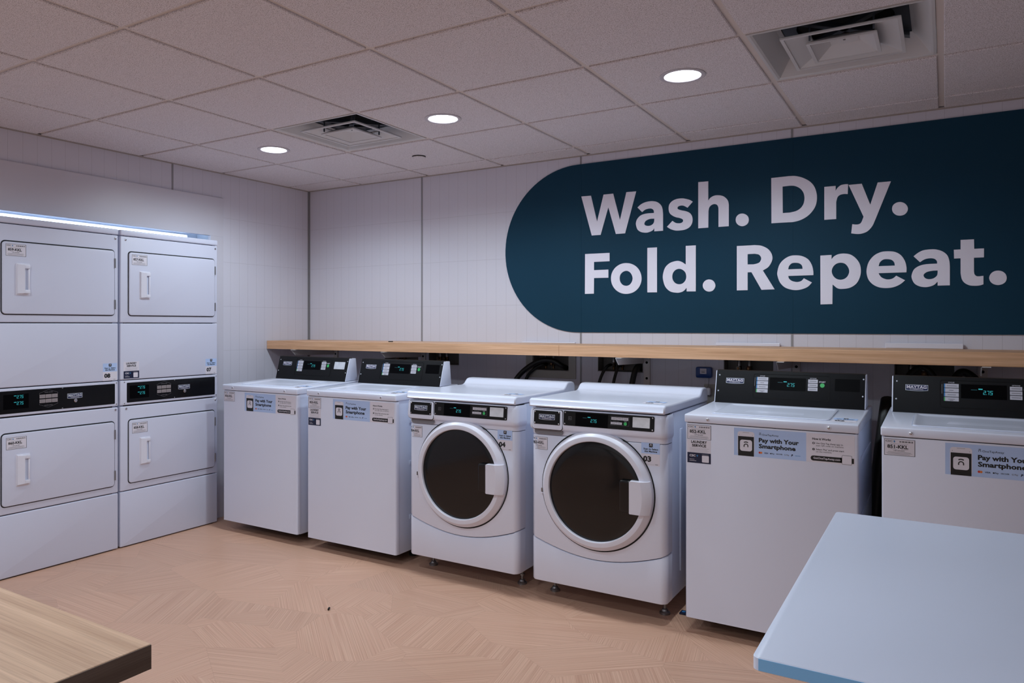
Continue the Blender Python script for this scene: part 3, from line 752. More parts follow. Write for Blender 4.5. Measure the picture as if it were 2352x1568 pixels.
# ------------------------------------------------------------------ shared printed pieces
def leaf(s, x, z, k, lay=2):
    s.disc(x, z + k * 0.25, k * 0.42, 's_teal', lay, 8); s.poly([[(x - k * 0.45, z + k * 0.1), (x + k * 0.1, z - k * 0.8), (x + k * 0.5, z + k * 0.2), (x, z + k * 0.6)]], s.s, 0.0004 + (lay + 0.5) * s.step, 's_cyan')
def id_sticker(surf, x0, z0, num, parent, w=0.1, h=0.061):
    s = Sticker(surf); k = w / 0.1
    s.rect(x0, x0 + w, z0, z0 + h, 's_white', 0)
    f = 0.0012
    for r in ((x0, x0 + w, z0, z0 + f), (x0, x0 + w, z0 + h - f, z0 + h), (x0, x0 + f, z0, z0 + h), (x0 + w - f * 1.4, x0 + w, z0, z0 + h)): s.rect(*r, 's_black', 1)
    s.text('CSC', x0 + .004 * k, x0 + .027 * k, z0 + h - .0115, .0065, 's_grey', 2, 0.03)
    leaf(s, x0 + .033 * k, z0 + h - .009, .006)
    for i in range(22):
        if (i * 7) % 5 != 1: s.rect(x0 + (.050 + i * .002) * k, x0 + (.0512 + i * .002) * k, z0 + h - .0115, z0 + h - .0062, 's_black', 2)
    s.rect(x0 + .018 * k, x0 + .078 * k, z0 + .0435, z0 + .0441, 's_grey', 2)
    s.text(num + '-KKL', x0 + .010 * k, x0 + .078 * k, z0 + .0270, .0125, 's_black', 2, 0.03)
    s.rect(x0 + .022 * k, x0 + .040 * k, z0 + .0235, z0 + .0243, 's_grey', 2); s.rect(x0 + .056 * k, x0 + .078 * k, z0 + .0235, z0 + .0243, 's_grey', 2)
    s.text('1-877-264-6622', x0 + .030 * k, x0 + .066 * k, z0 + .0170, .0035, 's_black', 2, 0.01)
    for i, (a, b) in enumerate(((.012, .086), (.007, .091), (.010, .084))): s.rect(x0 + a * k, x0 + b * k, z0 + .0125 - i * .0038, z0 + .0134 - i * .0038, 's_grey', 2)
    return s.build('id_sticker', parent, smooth=0, wn='flat')
def service_sticker(surf, x0, z1, parent, w=0.099):
    s = Sticker(surf); z0 = z1 - 0.099
    s.rect(x0, x0 + w, z0, z1, 's_white', 0)
    s.text('LAUNDRY', x0 + .016, x0 + .083, z1 - .0145, .0105, 's_black', 1, 0.04)
    s.text('SERVICE', x0 + .0195, x0 + .0795, z1 - .0295, .0105, 's_black', 1, 0.04)
    for i in range(4): s.rect(x0 + .010, x0 + .091 - (i % 2) * .006, z1 - .0365 - i * .0052, z1 - .0358 - i * .0052, 's_grey', 1)
    s.rect(x0, x0 + w, z0, z0 + .044, 's_navy', 1)
    s.text('CSC', x0 + .009, x0 + .035, z0 + .027, .0085, 's_white', 2, 0.035); leaf(s, x0 + .042, z0 + .031, .007, 2)
    s.rect(x0 + .009, x0 + .030, z0 + .0150, z0 + .0162, 's_white', 2); s.rect(x0 + .009, x0 + .038, z0 + .0085, z0 + .0100, 's_white', 2)
    s.rect(x0 + .062, x0 + .090, z0 + .0375, z0 + .0388, 's_line', 2)
    s.rect(x0 + .062, x0 + .091, z0 + .0050, z0 + .0340, 's_white', 2, 0.003)
    return s.build('service_sticker', parent, smooth=0, wn='flat')
def tap_mark(s, x, z, k, key, lay):
    """two nested arcs"""
    s.arc(x, z - .1 * k, 1.0 * k, .26 * k, 52, 128, key, lay); s.arc(x, z - .30 * k, .62 * k, .24 * k, 0, 180, key, lay)
    s.rect(x - .62 * k, x - .38 * k, z - .62 * k, z - .28 * k, key, lay); s.rect(x + .38 * k, x + .62 * k, z - .62 * k, z - .28 * k, key, lay)
def scan_sticker(surf, x0, z0, num, parent, w=0.086, h=0.100, name='scan_sticker'):
    s = Sticker(surf); z1 = z0 + h
    s.rect(x0, x0 + w, z0, z1, 's_white', 0); s.rect(x0, x0 + w, z1 - .048, z1, 's_blue', 1)
    s.rect(x0 + .035, x0 + .052, z1 - .019, z1 - .002, 's_black', 2, 0.003); tap_mark(s, x0 + .0435, z1 - .010, .0068, 's_white', 3)
    s.text('Scan to Select', x0 + .010, x0 + .076, z1 - .0305, .0072, 's_black', 2, 0.035)
    s.text('this Machine', x0 + .014, x0 + .072, z1 - .0410, .0072, 's_black', 2, 0.035)
    s.text(num, x0 + .008, x0 + .045, z0 + .018, .0225, 's_black', 1, 0.05)
    s.rect(x0 + .010, x0 + .060, z0 + .0055, z0 + .0061, 's_line', 1); s.rect(x0 + .063, x0 + .076, z0 + .005, z0 + .0075, 's_grey', 1)
    return s.build(name, parent, smooth=0, wn='flat')
def pay_banner(surf, x0, z0, parent):
    s = Sticker(surf); W1, W2, h = 0.277, 0.172, 0.113
    s.rect(x0, x0 + W1, z0, z0 + h, 's_blue', 0); s.rect(x0 + W1, x0 + W1 + W2, z0, z0 + h, 's_white', 0)
    s.rect(x0 + .0145, x0 + .081, z0 + .003, z0 + .100, 's_white', 1, 0.010)
    s.rect(x0 + .0165, x0 + .079, z0, z0 + .080, 's_black', 2)
    s.rect(x0 + .035, x0 + .060, z0 + .0955, z0 + .0968, 's_line', 2); s.disc(x0 + .0215, z0 + .0865, .0012, 's_grey', 2, 8); s.disc(x0 + .0735, z0 + .0865, .0012, 's_grey', 2, 8)
    s.rect(x0 + .0240, x0 + .0720, z0 + .020, z0 + .066, 's_white', 3, 0.009)
    tap_mark(s, x0 + .048, z0 + .046, .0150, 's_black', 4)
    tap_mark(s, x0 + .1035, z0 + .0935, .0065, 's_black', 1)
    s.text('OneTapAway', x0 + .111, x0 + .174, z0 + .0885, .0072, 's_black', 1, 0.005)
    s.text('Pay with Your', x0 + .098, x0 + .250, z0 + .0615, .0162, 's_black', 1, 0.04)
    s.text('Smartphone', x0 + .098, x0 + .238, z0 + .0375, .0162, 's_black', 1, 0.04)
    zz = z0 + .0165
    s.disc(x0 + .1015, zz + .002, .0042, 's_red', 1); s.disc(x0 + .1075, zz + .002, .0042, 's_orange', 2)
    s.text('VISA', x0 + .1180, x0 + .1350, zz - .0005, .0050, 's_navy', 1, 0.03, shear=.15)
    s.disc(x0 + .1440, zz + .0018, .0026, 's_black', 1, 10); s.text('Pay', x0 + .1475, x0 + .1585, zz - .0005, .0052, 's_black', 1)
    s.text('DISCOVER', x0 + .1650, x0 + .1890, zz, .0042, 's_black', 1, 0.02)
    s.text('G Pay', x0 + .1960, x0 + .2140, zz - .0005, .0052, 's_grey', 1)
    s.text('P', x0 + .2215, x0 + .2275, zz - .002, .0078, 's_navy', 1, 0.05, shear=.2)
    s.text('venmo', x0 + .2350, x0 + .2560, zz, .0042, 's_cyan', 1, 0.02)
    a = x0 + W1 + .022
    s.text('How it Works', a, a + .066, z0 + .088, .0078, 's_black', 1, 0.035)
    for zq, n_, l1, w1, l2, w2 in ((z0 + .0735, '1', 'Use One Tap Away app to', .104, 'scan QR code on machine.', .103), (z0 + .0495, '2', "Select 'Pay' and press start", .108, 'on the machine.', .061)):
        s.disc(a + .0045, zq + .0012, .0046, 's_black', 1, 14); s.text(n_, a + .0030, a + .0060, zq - .0012, .005, 's_white', 2, 0.02)
        s.text(l1, a + .0135, a + w1 + .005, zq - .0012, .0060, 's_black', 1, 0.012); s.text(l2, a + .0135, a + .0135 + w2 - .004, zq - .0100, .0060, 's_black', 1, 0.0)
    s.rect(a - .006, a + .130, z0 + .006, z0 + .026, 's_black', 1, 0.0099, 6); s.rect(a + .1, x0 + W1 + W2 - .003, z0 + .006, z0 + .026, 's_black', 1)
    s.text('GetOneTapAway.com', a + .004, a + .100, z0 + .0135, .0072, 's_white', 2, 0.02)
    s.rect(a + .1050, a + .1400, z0 + .0010, z0 + .0360, 's_black', 3, 0.004); s.rect(a + .1060, a + .1390, z0 + .0020, z0 + .0350, 's_white', 4, 0.0035)
    return s.build('payment_sticker', parent, smooth=0, wn='flat')
def badge(surf, x0, x1, z0, z1, parent, silver=True):
    """name plate with a slightly curved lower edge"""
    s = Sticker(surf); w, h = x1 - x0, z1 - z0
    def shp(i, key, lay):
        b = [(x0 + i + (w - 2 * i) * t / 8, z0 + i + h * .10 * (1 - math.sin(PI * t / 8))) for t in range(9)]
        s.poly([b + [(x1 - i, z1 - i), (x0 + i, z1 - i)]], s.s, 0.0006 + lay * 0.0004, key)
    shp(0, 'badge_silver', 0); shp(w * .022, 'badge_navy', 1)
    s.text('MAYTAG', x0 + w * .06, x1 - w * .06, z0 + h * .42, h * .44, 's_white' if silver else 'badge_silver', 5, 0.03)
    s.rect(x0 + w * .05, x0 + w * .94, z0 + h * .40, z0 + h * .43, 's_white', 5)
    s.text('COMMERCIAL', x0 + w * .2, x1 - w * .2, z0 + h * .19, h * .13, 's_white', 5, 0.02)
    return s.build('name_badge', parent, smooth=0, wn='flat')
SEG = {'2': 'abged', '7': 'abc', '5': 'afgcd'}
def digits(s, x0, z0, h, txt, key='cyan', lay=3):
    w = h * .52; g = h * .10; x = x0
    for chh in txt:
        if chh == '.': s.rect(x - w * .16, x - w * .16 + g, z0, z0 + g, key, lay); continue
        q = {'a': (0, w, h - g, h), 'g': (0, w, h / 2 - g / 2, h / 2 + g / 2), 'd': (0, w, 0, g), 'f': (0, g, h / 2, h), 'b': (w - g, w, h / 2, h), 'e': (0, g, 0, h / 2), 'c': (w - g, w, 0, h / 2)}
        for c_ in SEG[chh]: a = q[c_]; s.rect(x + a[0] + .1 * a[2], x + a[1] + .1 * a[2], z0 + a[2], z0 + a[3], key, lay)
        x += w * 1.42
def screw(surf, x, z, r, parent, key='chrome', name='screw'):
    m = MB(); n_ = 14; rings = []
    for rr, hh in ((r, .0003), (r, r * .35), (r * .75, r * .6), (r * .25, r * .7)):
        rings.append([surf(x + rr * math.cos(2 * PI * i / n_), z + rr * math.sin(2 * PI * i / n_), hh) for i in range(n_)])
    m.loft(rings, key, cap0=True, cap1=True); 
    return m.build(name, parent)

# ------------------------------------------------------------------ top-loading washer
WID = 0.664
YW = 3.155
def top_surf(x, z, off):            # z here runs back over the deck from its front edge
    return (x, z, 0.934 + (z) * 0.033 + off)
CY0, CZ0, CY1, CZ1 = 0.425, 0.945, 0.468, 1.098
def con_y(z): return CY0 + (z - CZ0) * (CY1 - CY0) / (CZ1 - CZ0)
def con_surf(x, z, off): return (x, con_y(z) - off, z + off * 0.25)
def make_top_loader():
    t = thing('top_load_washer', 'x', 'washing machine', (0, YW, 0), 0, 'white top-loading washing machines')
    m = MB(); m.mk = 'enamel_side'
    m.box(0.003, WID - 0.003, 0.026, 0.655, 0.062, 0.902, bev=0.003)
    for zz in (0.25, 0.55, 0.78):   # pressed ribs in the side sheet
        m.box(WID - 0.004, WID + 0.0005, 0.12, 0.58, zz - 0.012, zz + 0.012, bev=0.002)
    m.box(0.03, WID - 0.03, 0.05, 0.62, 0.05, 0.063, key='gap')
    m.build('cabinet', t)
    m = MB(); m.mk = 'enamel'
    pts = [(0.0, 0.0245), (0.0, 0.010), (0.0012, 0.0055), (0.0045, 0.0012), (0.009, 0.0), (WID - 0.009, 0.0), (WID - 0.0045, 0.0012), (WID - 0.0012, 0.0055), (WID, 0.010), (WID, 0.0245)]
    m.prism(pts, 0.066, 0.8965, axis=2); m.build('front_panel', t)
    m = MB(); m.mk = 'enamel'
    a, b = -0.003, WID + 0.003
    m.hexa([(a, -0.006, 0.8995), (b, -0.006, 0.8995), (b, 0.60, 0.8995), (a, 0.60, 0.8995), (a, -0.006, 0.934), (b, -0.006, 0.934), (b, 0.60, 0.953), (a, 0.60, 0.953)], bev=0.006, seg=3)
    m.box(0.01, WID - 0.01, 0.004, 0.6, 0.893, 0.902, key='gap')
    m.build('top_deck', t)
    # lid: a dished plate with a rolled rim sitting in a groove
    def ring(ins, zz, r=0.02):
        return [top_surf(p[0], p[1], zz) for p in rrpts(0.098 + ins, 0.556 - ins, 0.055 + ins, 0.375 - ins, max(r - ins, 0.004), 5)]
    m = MB(); m.mk = 'enamel'
    m.loft([ring(-.004, -.001), ring(-.0038, .0006), ring(-.001, .0006), ring(-.001, .0)], key='enamel_side', cap0=False, cap1=False)
    m.loft([ring(0, -.001), ring(0, .0028), ring(.003, .0045), ring(.010, .0045), ring(.016, .0016), ring(.05, .0006), ring(.12, -.0002)], cap0=False)
    l = m.build('lid', t, smooth=40)
    for x_ in (0.096, 0.562):
        s_ = screw(flatsurf(-0.006), x_, 0.9155, 0.0058, t); 
        m = MB(); m.mk = 'plastic_white'; m.lathe([(0.0085, -0.0062), (0.008, -0.0082), (0.0055, -0.0085), (0.0, -0.0085)], c=(x_, 0, 0.9155), n=20); m.build('screw_cap', t)
    # console
    m = MB(); m.mk = 'enamel'
    m.prism([(CY0 + .003, 0.950), (CY1 + .003, 1.096), (CY1 + .060, 1.096), (0.545, 0.953)], 0.010, WID - 0.010, bev=0.002)
    con = m.build('console_housing', t)
    m = MB(); m.mk = 'console'
    x0, x1 = 0.0145, WID - 0.0145
    m.hexa([(x0, CY0 - .001, CZ0), (x1, CY0 - .001, CZ0), (x1, CY0 + .006, CZ0 + .004), (x0, CY0 + .006, CZ0 + .004), (x0, CY1 - .001, CZ1 + .001), (x1, CY1 - .001, CZ1 + .001), (x1, CY1 + .03, CZ1 + .002), (x0, CY1 + .03, CZ1 + .002)], bev=0.001)
    face = m.build('console_panel', t)
    S1 = lambda x, z, off: con_surf(x, z, off + 0.0012)
    s = Sticker(S1); s.step = 0.0003     # raised frame and inset field
    rp = lambda i: rrpts(0.184 + i, 0.510 - i, 0.976 + i, 1.087 - i, 0.009, 5)
    rings = [[con_surf(p[0], p[1], o) for p in rp(i)] for i, o in ((0, .0005), (.0, .0022), (.0018, .0022), (.0022, .0008))]
    s.loft(rings, 'console_dark', cap0=False, cap1=True)
    # keys
    KY = 1.0725
    for i in range(4):
        z1 = KY - i * .0180; s.rect(.2000, .2500, z1 - .0165, z1 - .0008, 'key', 2)
        s.rect(.1985, .2025, z1 - .0165, z1 - .0008, 's_cyan' if i < 3 else 's_green', 3)
        for k_, (a_, b_) in enumerate((((.208, .243),), ((.216, .232),), ((.211, .240),), ((.213, .237), (.219, .231)))[i]): s.rect(a_, b_, z1 - .0100 - k_ * .0045, z1 - .0078 - k_ * .0045, 's_grey', 3)
    s.text('CYCLES', .2130, .2350, 1.0748, .0042, 'key', 2, 0.02)
    s.rect(.1905, .1925, 1.031, 1.069, 's_grey', 2)
    for i in range(3):
        z1 = 1.0695 - i * .0176; s.rect(.4210, .4610, z1 - .0160, z1 - .0008, 'key', 2); s.rect(.426, .456, z1 - .0096, z1 - .0072, 's_grey', 3)
    s.text('OPTIONS', .4280, .4550, 1.0712, .0042, 'key', 2, 0.02)
    s.text('START', .4660, .4930, 1.0560, .0062, 'key', 2, 0.03)
    s.disc(.4800, 1.0440, .0095, 'start', 3, 28)
    s.build('key_panel', face, smooth=0, wn='flat')
    s = Sticker(S1); s.step = 0.0003
    s.rect(.2575, .4110, 1.0160, 1.0720, 'screen', 2)
    digits(s, .3330, 1.0330, .0155, '2.75', lay=4); s.rect(.3170, .3310, 1.0520, 1.0560, 'cyan', 4); s.rect(.2920, .3130, 1.0490, 1.0515, 'cyan_dim', 4)
    s.build('display', face, smooth=0, wn='flat')
    badge(lambda x, z, o: con_surf(x, z, o + 0.001), .060, .1425, 1.0370, 1.0630, face)
    for x_, z_ in ((.0285, 1.0755), (.0265, 1.0020), (.6440, 1.0770), (.6420, 1.0040)): screw(con_surf, x_, z_, .0032, face, 'badge_silver')
    for x_ in (0.06, WID - 0.06):
        for y_ in (0.23, 0.60):
            m = MB(); m.mk = 'rubber'; m.lathe([(0.0, 0.0), (0.022, 0.0), (0.022, 0.012), (0.008, 0.018), (0.008, 0.062), (0.0, 0.062)], c=(x_, y_, 0.0), axis='z', n=20); m.build('foot', t)
    return t, face
def card_slot(face, key):
    s = Sticker(lambda x, z, off: con_surf(x, z, off + 0.0008)); s.step = 0.0004
    s.rect(.5310, .6300, 1.0225, 1.0750, 'gloss_black' if key == 'mirror' else 'screen', 1, 0.003); s.rect(.5345, .6265, 1.0255, 1.0720, key, 2, 0.002)
    return s.build('card_slot_plate', face, smooth=0, wn='flat')

TL = [(-3.932, '856', '06', False, 'mirror', 'white top-loading washer in the corner beside the dryers, farthest in the row'),
      (-3.185, '855', '05', True, 'screen', 'white top-loading washer second from the corner, left of both round-door washers'),
      (-0.944, '852', '02', True, 'screen', 'white top-loading washer just right of the nearer round-door washer'),
      (-0.202, '851', '01', False, 'screen', 'white top-loading washer at the far right, partly hidden by the white table')]
proto, pface = make_top_loader()
machines = []
for i, (x, num, no, srv, slot, lb) in enumerate(TL):
    machines.append(proto if i == 0 else None)
for i in range(1, 4): machines[i] = dup(proto)
for o_, (x, num, no, srv, slot, lb) in zip(machines, TL):
    o_.location = (x, YW, 0); o_['label'] = lb
    fr = flatsurf(0.0)
    id_sticker(fr, 0.009, 0.829, num, o_)
    if srv: service_sticker(fr, 0.009, 0.827, o_)
    pay_banner(fr, 0.203, 0.777, o_)
    scan_sticker(lambda x_, z_, off: (x_, z_, 0.934 + z_ * 0.033 + off), 0.565, 0.045, no, o_, name='lid_sticker')
    fc = [c for c in o_.children if c.name.startswith('console_panel')][0]
    card_slot(fc, slot)

# ------------------------------------------------------------------ front-loading washer
WF = 0.665
def fl_plan(off=0.0, r=0.030):
    """front outline seen from above, left back to right back, pushed forward by off"""
    pts = [(0.0 - off * .35, 0.085), (0.0 - off * .35, r * 1.1)]
    for a in range(0, 91, 15): pts.append((-off * .35 + r * (1 - math.cos(R(a))), r * 1.1 * (1 - math.sin(R(a))) - off))
    n_ = 14
    for i in range(1, n_): 
        x = r + (WF - 2 * r) * i / n_; pts.append((x, -off))
    for a in range(90, -1, -15): pts.append((WF + off * .35 - r * (1 - math.cos(R(a))), r * 1.1 * (1 - math.sin(R(a))) - off))
    pts += [(WF + off * .35, r * 1.1), (WF + off * .35, 0.085)]
    return pts
_pl = fl_plan()
def fl_y(x, off=0.0):
    if x <= 0.03: 
        c_ = max(-1, min(1, (0.03 - max(x, 0.0006)) / 0.03)); return 0.033 * (1 - math.sqrt(max(0, 1 - c_ * c_))) - off
    if x >= WF - 0.03:
        c_ = max(-1, min(1, (min(x, WF) - (WF - 0.03)) / 0.03)); return 0.033 * (1 - math.sqrt(max(0, 1 - c_ * c_))) - off
    return -off
def curved(x, z, off): return (x, fl_y(x) - off, z)
FAS = 0.021
def fas_y(z): return -FAS + max(0, (z - 0.845)) * 0.09
def fas_surf(x, z, off): return (x, fas_y(z) - off, z)
def make_front_loader():
    t = thing('front_load_washer', 'x', 'washing machine', (0, YW, 0), 0, 'white front-loading washing machines')
    m = MB(); m.mk = 'enamel_side'
    m.box(0.002, WF - 0.002, 0.086, 0.66, 0.093, 0.922, bev=0.003)
    for y_ in (0.20, 0.34):
        m.box(WF - 0.003, WF + 0.003, y_, y_ + 0.035, 0.19, 0.84, bev=0.0025)
    m.box(WF - 0.003, WF + 0.002, 0.42, 0.60, 0.22, 0.27, bev=0.002)
    m.build('cabinet', t)
    P0 = fl_plan()
    def shell(name, zlo, zhi, key='enamel', off=0.0, edge=0.006):
        P = fl_plan(off); m = MB(); m.mk = key; rings = []
        def ring(zf, ins):
            out = []
            for (x, y) in P:
                nx = -1 if x < 0.02 else (1 if x > WF - 0.02 else 0)
                out.append((x - nx * ins, y + ins, zf(x)))
            return out
        rings = [ring(zlo, 0.02), ring(zlo, edge), ring(lambda x: zlo(x) + edge * .3, edge * .3), ring(lambda x: zlo(x) + edge, 0), ring(lambda x: zhi(x) - edge, 0), ring(lambda x: zhi(x) - edge * .3, edge * .3), ring(zhi, edge), ring(zhi, 0.02)]
        m.loft(rings, closed=False, cap0=False, cap1=False); return m.build(name, t, smooth=38)
    seam = lambda x: 0.305 - 0.070 * math.sin(PI * min(1, max(0, x / WF))) ** 0.9
    shell('front_panel', lambda x: seam(x) + 0.0015, lambda x: 0.7925)
    shell('toe_panel', lambda x: 0.092, lambda x: seam(x) - 0.0015)
    m = MB(); m.mk = 'gap'; rings = [[(p[0] + (0.012 if p[0] < .3 else -0.012), p[1] + 0.012, z_) for p in P0] for z_ in (0.11, 0.92)]
    m.loft(rings, closed=False, cap0=False, cap1=False); m.build('inner_shell', t)
    # bulging fascia
    prof = [(0.7945, 0.012), (0.7945, 0.001), (0.800, -0.0008), (0.811, -0.002), (0.817, -0.007), (0.822, -0.0145), (0.829, -0.0195), (0.842, -FAS), (0.90, fas_y(0.90)), (0.912, fas_y(0.912) + 0.002), (0.9195, fas_y(0.912) + 0.009), (0.9200, 0.02)]
    rings = []
    for z_, yy in prof:
        pl = fl_plan(max(0.0, -yy)); 
        rings.append([(p[0], p[1] + (yy if yy > 0 else 0), z_) for p in pl])
    m = MB(); m.mk = 'enamel'; m.loft(rings, closed=False, cap0=False, cap1=False)
    m.box(0.01, WF - 0.01, 0.03, 0.6, 0.915, 0.925, key='gap')
    fas = m.build('control_fascia', t, smooth=40)
    # dispenser drawer
    rp = lambda i, o: [fas_surf(p[0], p[1], o) for p in rrpts(0.021 + i, 0.176 - i, 0.8225 + i, 0.914 - i, 0.010, 5)]
    m = MB(); m.loft([rp(-.0022, .0006), rp(-.0022, .001)], 'gap', cap0=False, cap1=True)
    m.loft([rp(0, .0005), rp(0, .004), rp(.0012, .0055), rp(.003, .006)], 'enamel')
    dr = m.build('dispenser_drawer', fas, smooth=40)
    s = Sticker(lambda x, z, o: fas_surf(x, z, o + 0.006)); s.rect(.0290, .1660, .8450, .9090, 'console_dark', 0, 0.003)
    s.build('drawer_plate', fas, smooth=0, wn='flat')
    D = lambda x, z, o: fas_surf(x, z, o + 0.0066)
    badge(D, .0560, .1400, .8660, .8925, fas, False)
    for x_, z_ in ((.0345, .9035), (.0345, .8505), (.1605, .9035), (.1605, .8505)): screw(D, x_, z_, .0038, fas)
    m = MB(); m.mk = 's_grey'
    r0 = lambda i, o: [(p[0], fl_y(p[0]) - o, p[1]) for p in rrpts(0.024 + i, 0.175 - i, 0.7975 + i, 0.8245 - i * .2, 0.010, 5)]
    m.loft([r0(0, .0085), r0(0.001, .0090)], cap0=True)
    m.box(.05, .145, -0.0165, -0.012, .8215, .8240, key='gap'); m.build('drawer_grip', fas, smooth=0)
    # console
    s = Sticker(lambda x, z, o: fas_surf(x, z, o + 0.001)); s.step = 0.0004
    s.rect(.1815, .6190, .8475, .9145, 'gap', 0, 0.006); s.rect(.1830, .6175, .8488, .9133, 'console_dark', 1, 0.005)
    s.frame(.2070, .2230, .8740, .8890, .0010, 's_grey', 2, 0.001); s.rect(.2100, .2200, .8785, .8795, 's_grey', 2); s.rect(.2130, .2145, .8800, .8860, 's_grey', 2)
    s.frame(.4160, .5030, .8650, .9045, .0007, 's_grey', 2, 0.002)
    for i in range(3): s.rect(.4195 + i * .0270, .4455 + i * .0270, .8885, .9010, 'key', 3); s.rect(.4240 + i * .0270, .4410 + i * .0270, .8940, .8958, 's_grey', 4)
    for i in range(2): s.rect(.4175 + i * .0268, .4433 + i * .0268, .8690, .8790, 'key', 3); s.rect(.4220 + i * .0268, .4385 + i * .0268, .8730, .8748, 's_grey', 4)
    s.rect(.4280, .4560, .8820, .8830, 's_grey', 3); s.text('START', .4800, .4930, .8825, .0024, 'key', 3, 0.02)
    s.disc(.4860, .8740, .0073, 'start', 3, 24)
    s.build('console_panel', fas, smooth=0, wn='flat')
    s = Sticker(lambda x, z, o: fas_surf(x, z, o + 0.0022)); s.step = 0.0003
    s.rect(.2430, .4030, .8495, .9095, 'screen', 0)
    digits(s, .3190, .8690, .0145, '2.75', lay=2); s.rect(.3040, .3180, .8900, .8935, 'cyan', 2); s.rect(.2800, .3000, .8870, .8890, 'cyan_dim', 2)
    s.build('display', fas, smooth=0, wn='flat')
    s = Sticker(lambda x, z, o: fas_surf(x, z, o + 0.002)); s.step = 0.0004
    s.rect(.5180, .6010, .8600, .9090, 'gloss_black', 0, 0.002); s.rect(.5200, .5985, .8620, .9070, 'mirror', 1, 0.002)
    s.build('card_slot_plate', fas, smooth=0, wn='flat')
    for x_, z_ in ((.1900, .9070), (.1890, .8550), (.6105, .9075), (.6105, .8550)): screw(lambda x, z, o: fas_surf(x, z, o + 0.0014), x_, z_, .0036, fas)
    # top
    m = MB(); m.mk = 'enamel'
    prof = [(-0.020, 0.925), (-0.022, 0.932), (-0.020, 0.953), (-0.014, 0.961), (-0.004, 0.9645), (0.010, 0.964), (0.06, 0.962), (0.500, 0.962), (0.520, 0.964), (0.538, 0.972), (0.552, 0.985), (0.566, 0.995), (0.585, 0.999), (0.625, 0.999), (0.648, 0.994), (0.660, 0.980), (0.662, 0.940), (0.662, 0.925)]
    m.prism(prof, -0.0015, WF + 0.0015)
    bm_o = m
    top = m.build('top_lid', t, smooth=35)
    bv = top.modifiers.new('edge', 'BEVEL'); bv.width = 0.009; bv.segments = 3; bv.limit_method = 'ANGLE'; bv.angle_limit = R(60)
    # door
    cx, cz = 0.339, 0.5565
    cy = 0.0
    m = MB()
    m.lathe([(0.276, 0.006), (0.2785, -0.001), (0.274, -0.002), (0.270, 0.002)], c=(cx, cy, cz), n=96, key='gap', closed=True)  # dark ring round the door, painting in its shadowed gap
    m.build('door_gap_ring', t)
    m = MB(); m.mk = 'plastic_white'
    m.lathe([(0.264, 0.004), (0.2700, -0.002), (0.2712, -0.008), (0.2700, -0.0125), (0.2520, -0.0350), (0.2500, -0.0365), (0.2475, -0.0370), (0.2300, -0.0365), (0.2280, -0.0350), (0.2268, -0.0300), (0.2265, -0.020)], c=(cx, cy, cz), n=120)
    door = m.build('door', t, smooth=22)
    m = MB(); m.mk = 'gloss_black'
    m.lathe([(0.2268, -0.0225), (0.2240, -0.0235), (0.19, -0.0250), (0.13, -0.0265), (0.06, -0.0275), (0.0, -0.0278)], c=(cx, cy, cz), n=96)
    m.build('door_window', door, smooth=60)
    zz = [-0.073 + 0.146 * i / 8 for i in range(9)]
    right = [(cx + math.sqrt(0.2715 ** 2 - z_ ** 2), cz + z_) for z_ in zz]
    prof = [(0.516, cz - 0.070), (0.519, cz - 0.073)] + right + [(0.519, cz + 0.073), (0.516, cz + 0.070)]
    m = MB(); m.mk = 'plastic_white'
    def hring(y_, k=0.0): return [((p[0] if p[0] < 0.55 else p[0] - k), y_, p[1]) for p in prof]
    def h2(y_, k): return [(min(max(p[0], 0.516 + k * .3), p[0] - (k if p[0] > 0.55 else 0)), y_, cz + (p[1] - cz) * (1 - k * .35)) for p in prof]
    m.loft([h2(-0.012, 0), h2(-0.030, 0.0), h2(-0.044, 0.012), h2(-0.054, 0.032), h2(-0.056, 0.036)], cap0=True, cap1=True)
    m.build('door_handle', door, smooth=25)
    m = MB(); m.mk = 'handle_black'
    m.rrect(0.4665, 0.5175, cz - 0.070, cz + 0.072, -0.030, -0.049, 0.010, 0.006); m.rrect(0.4735, 0.5175, cz - 0.060, cz + 0.062, -0.049, -0.0495, 0.006, 0.0); m.build('handle_recess', door)
    m = MB(); m.mk = 'plastic_white'; m.box(cx - 0.281, cx - 0.270, -0.012, -0.003, cz - 0.045, cz - 0.038, bev=0.001); m.box(cx - 0.279, cx - 0.272, -0.011, -0.003, cz - 0.036, cz - 0.018, key='steel'); m.build('hinge', t, smooth=0)
    for x_ in (0.055, WF - 0.055):
        for y_ in (0.15, 0.60):
            m = MB(); m.mk = 'steel'
            m.lathe([(0.0, 0.0), (0.024, 0.0), (0.024, 0.008), (0.016, 0.014), (0.013, 0.022), (0.0065, 0.024), (0.0065, 0.044), (0.013, 0.044), (0.013, 0.052), (0.0065, 0.052), (0.0065, 0.093), (0.0, 0.093)], c=(x_, y_, 0.0), axis='z', n=18)
            m.build('foot', t)
    return t
FL = [(-2.434, '854', '04', 'white front-loading washer with round dark door numbered 04'), (-1.693, '853', '03', 'white front-loading washer with round dark door numbered 03')]
f0 = make_front_loader(); fl = [f0, dup(f0)]
for o_, (x, num, no, lb) in zip(fl, FL):
    o_.location = (x, YW, 0); o_['label'] = lb
    id_sticker(curved, 0.001, 0.720, num, o_, w=0.088, h=0.060)
    scan_sticker(curved, 0.553, 0.696, no, o_, w=0.084)
    scan_sticker(lambda x_, z_, off: (x_, z_, 0.9622 + off), 0.535, 0.055, no, o_, name='lid_sticker')

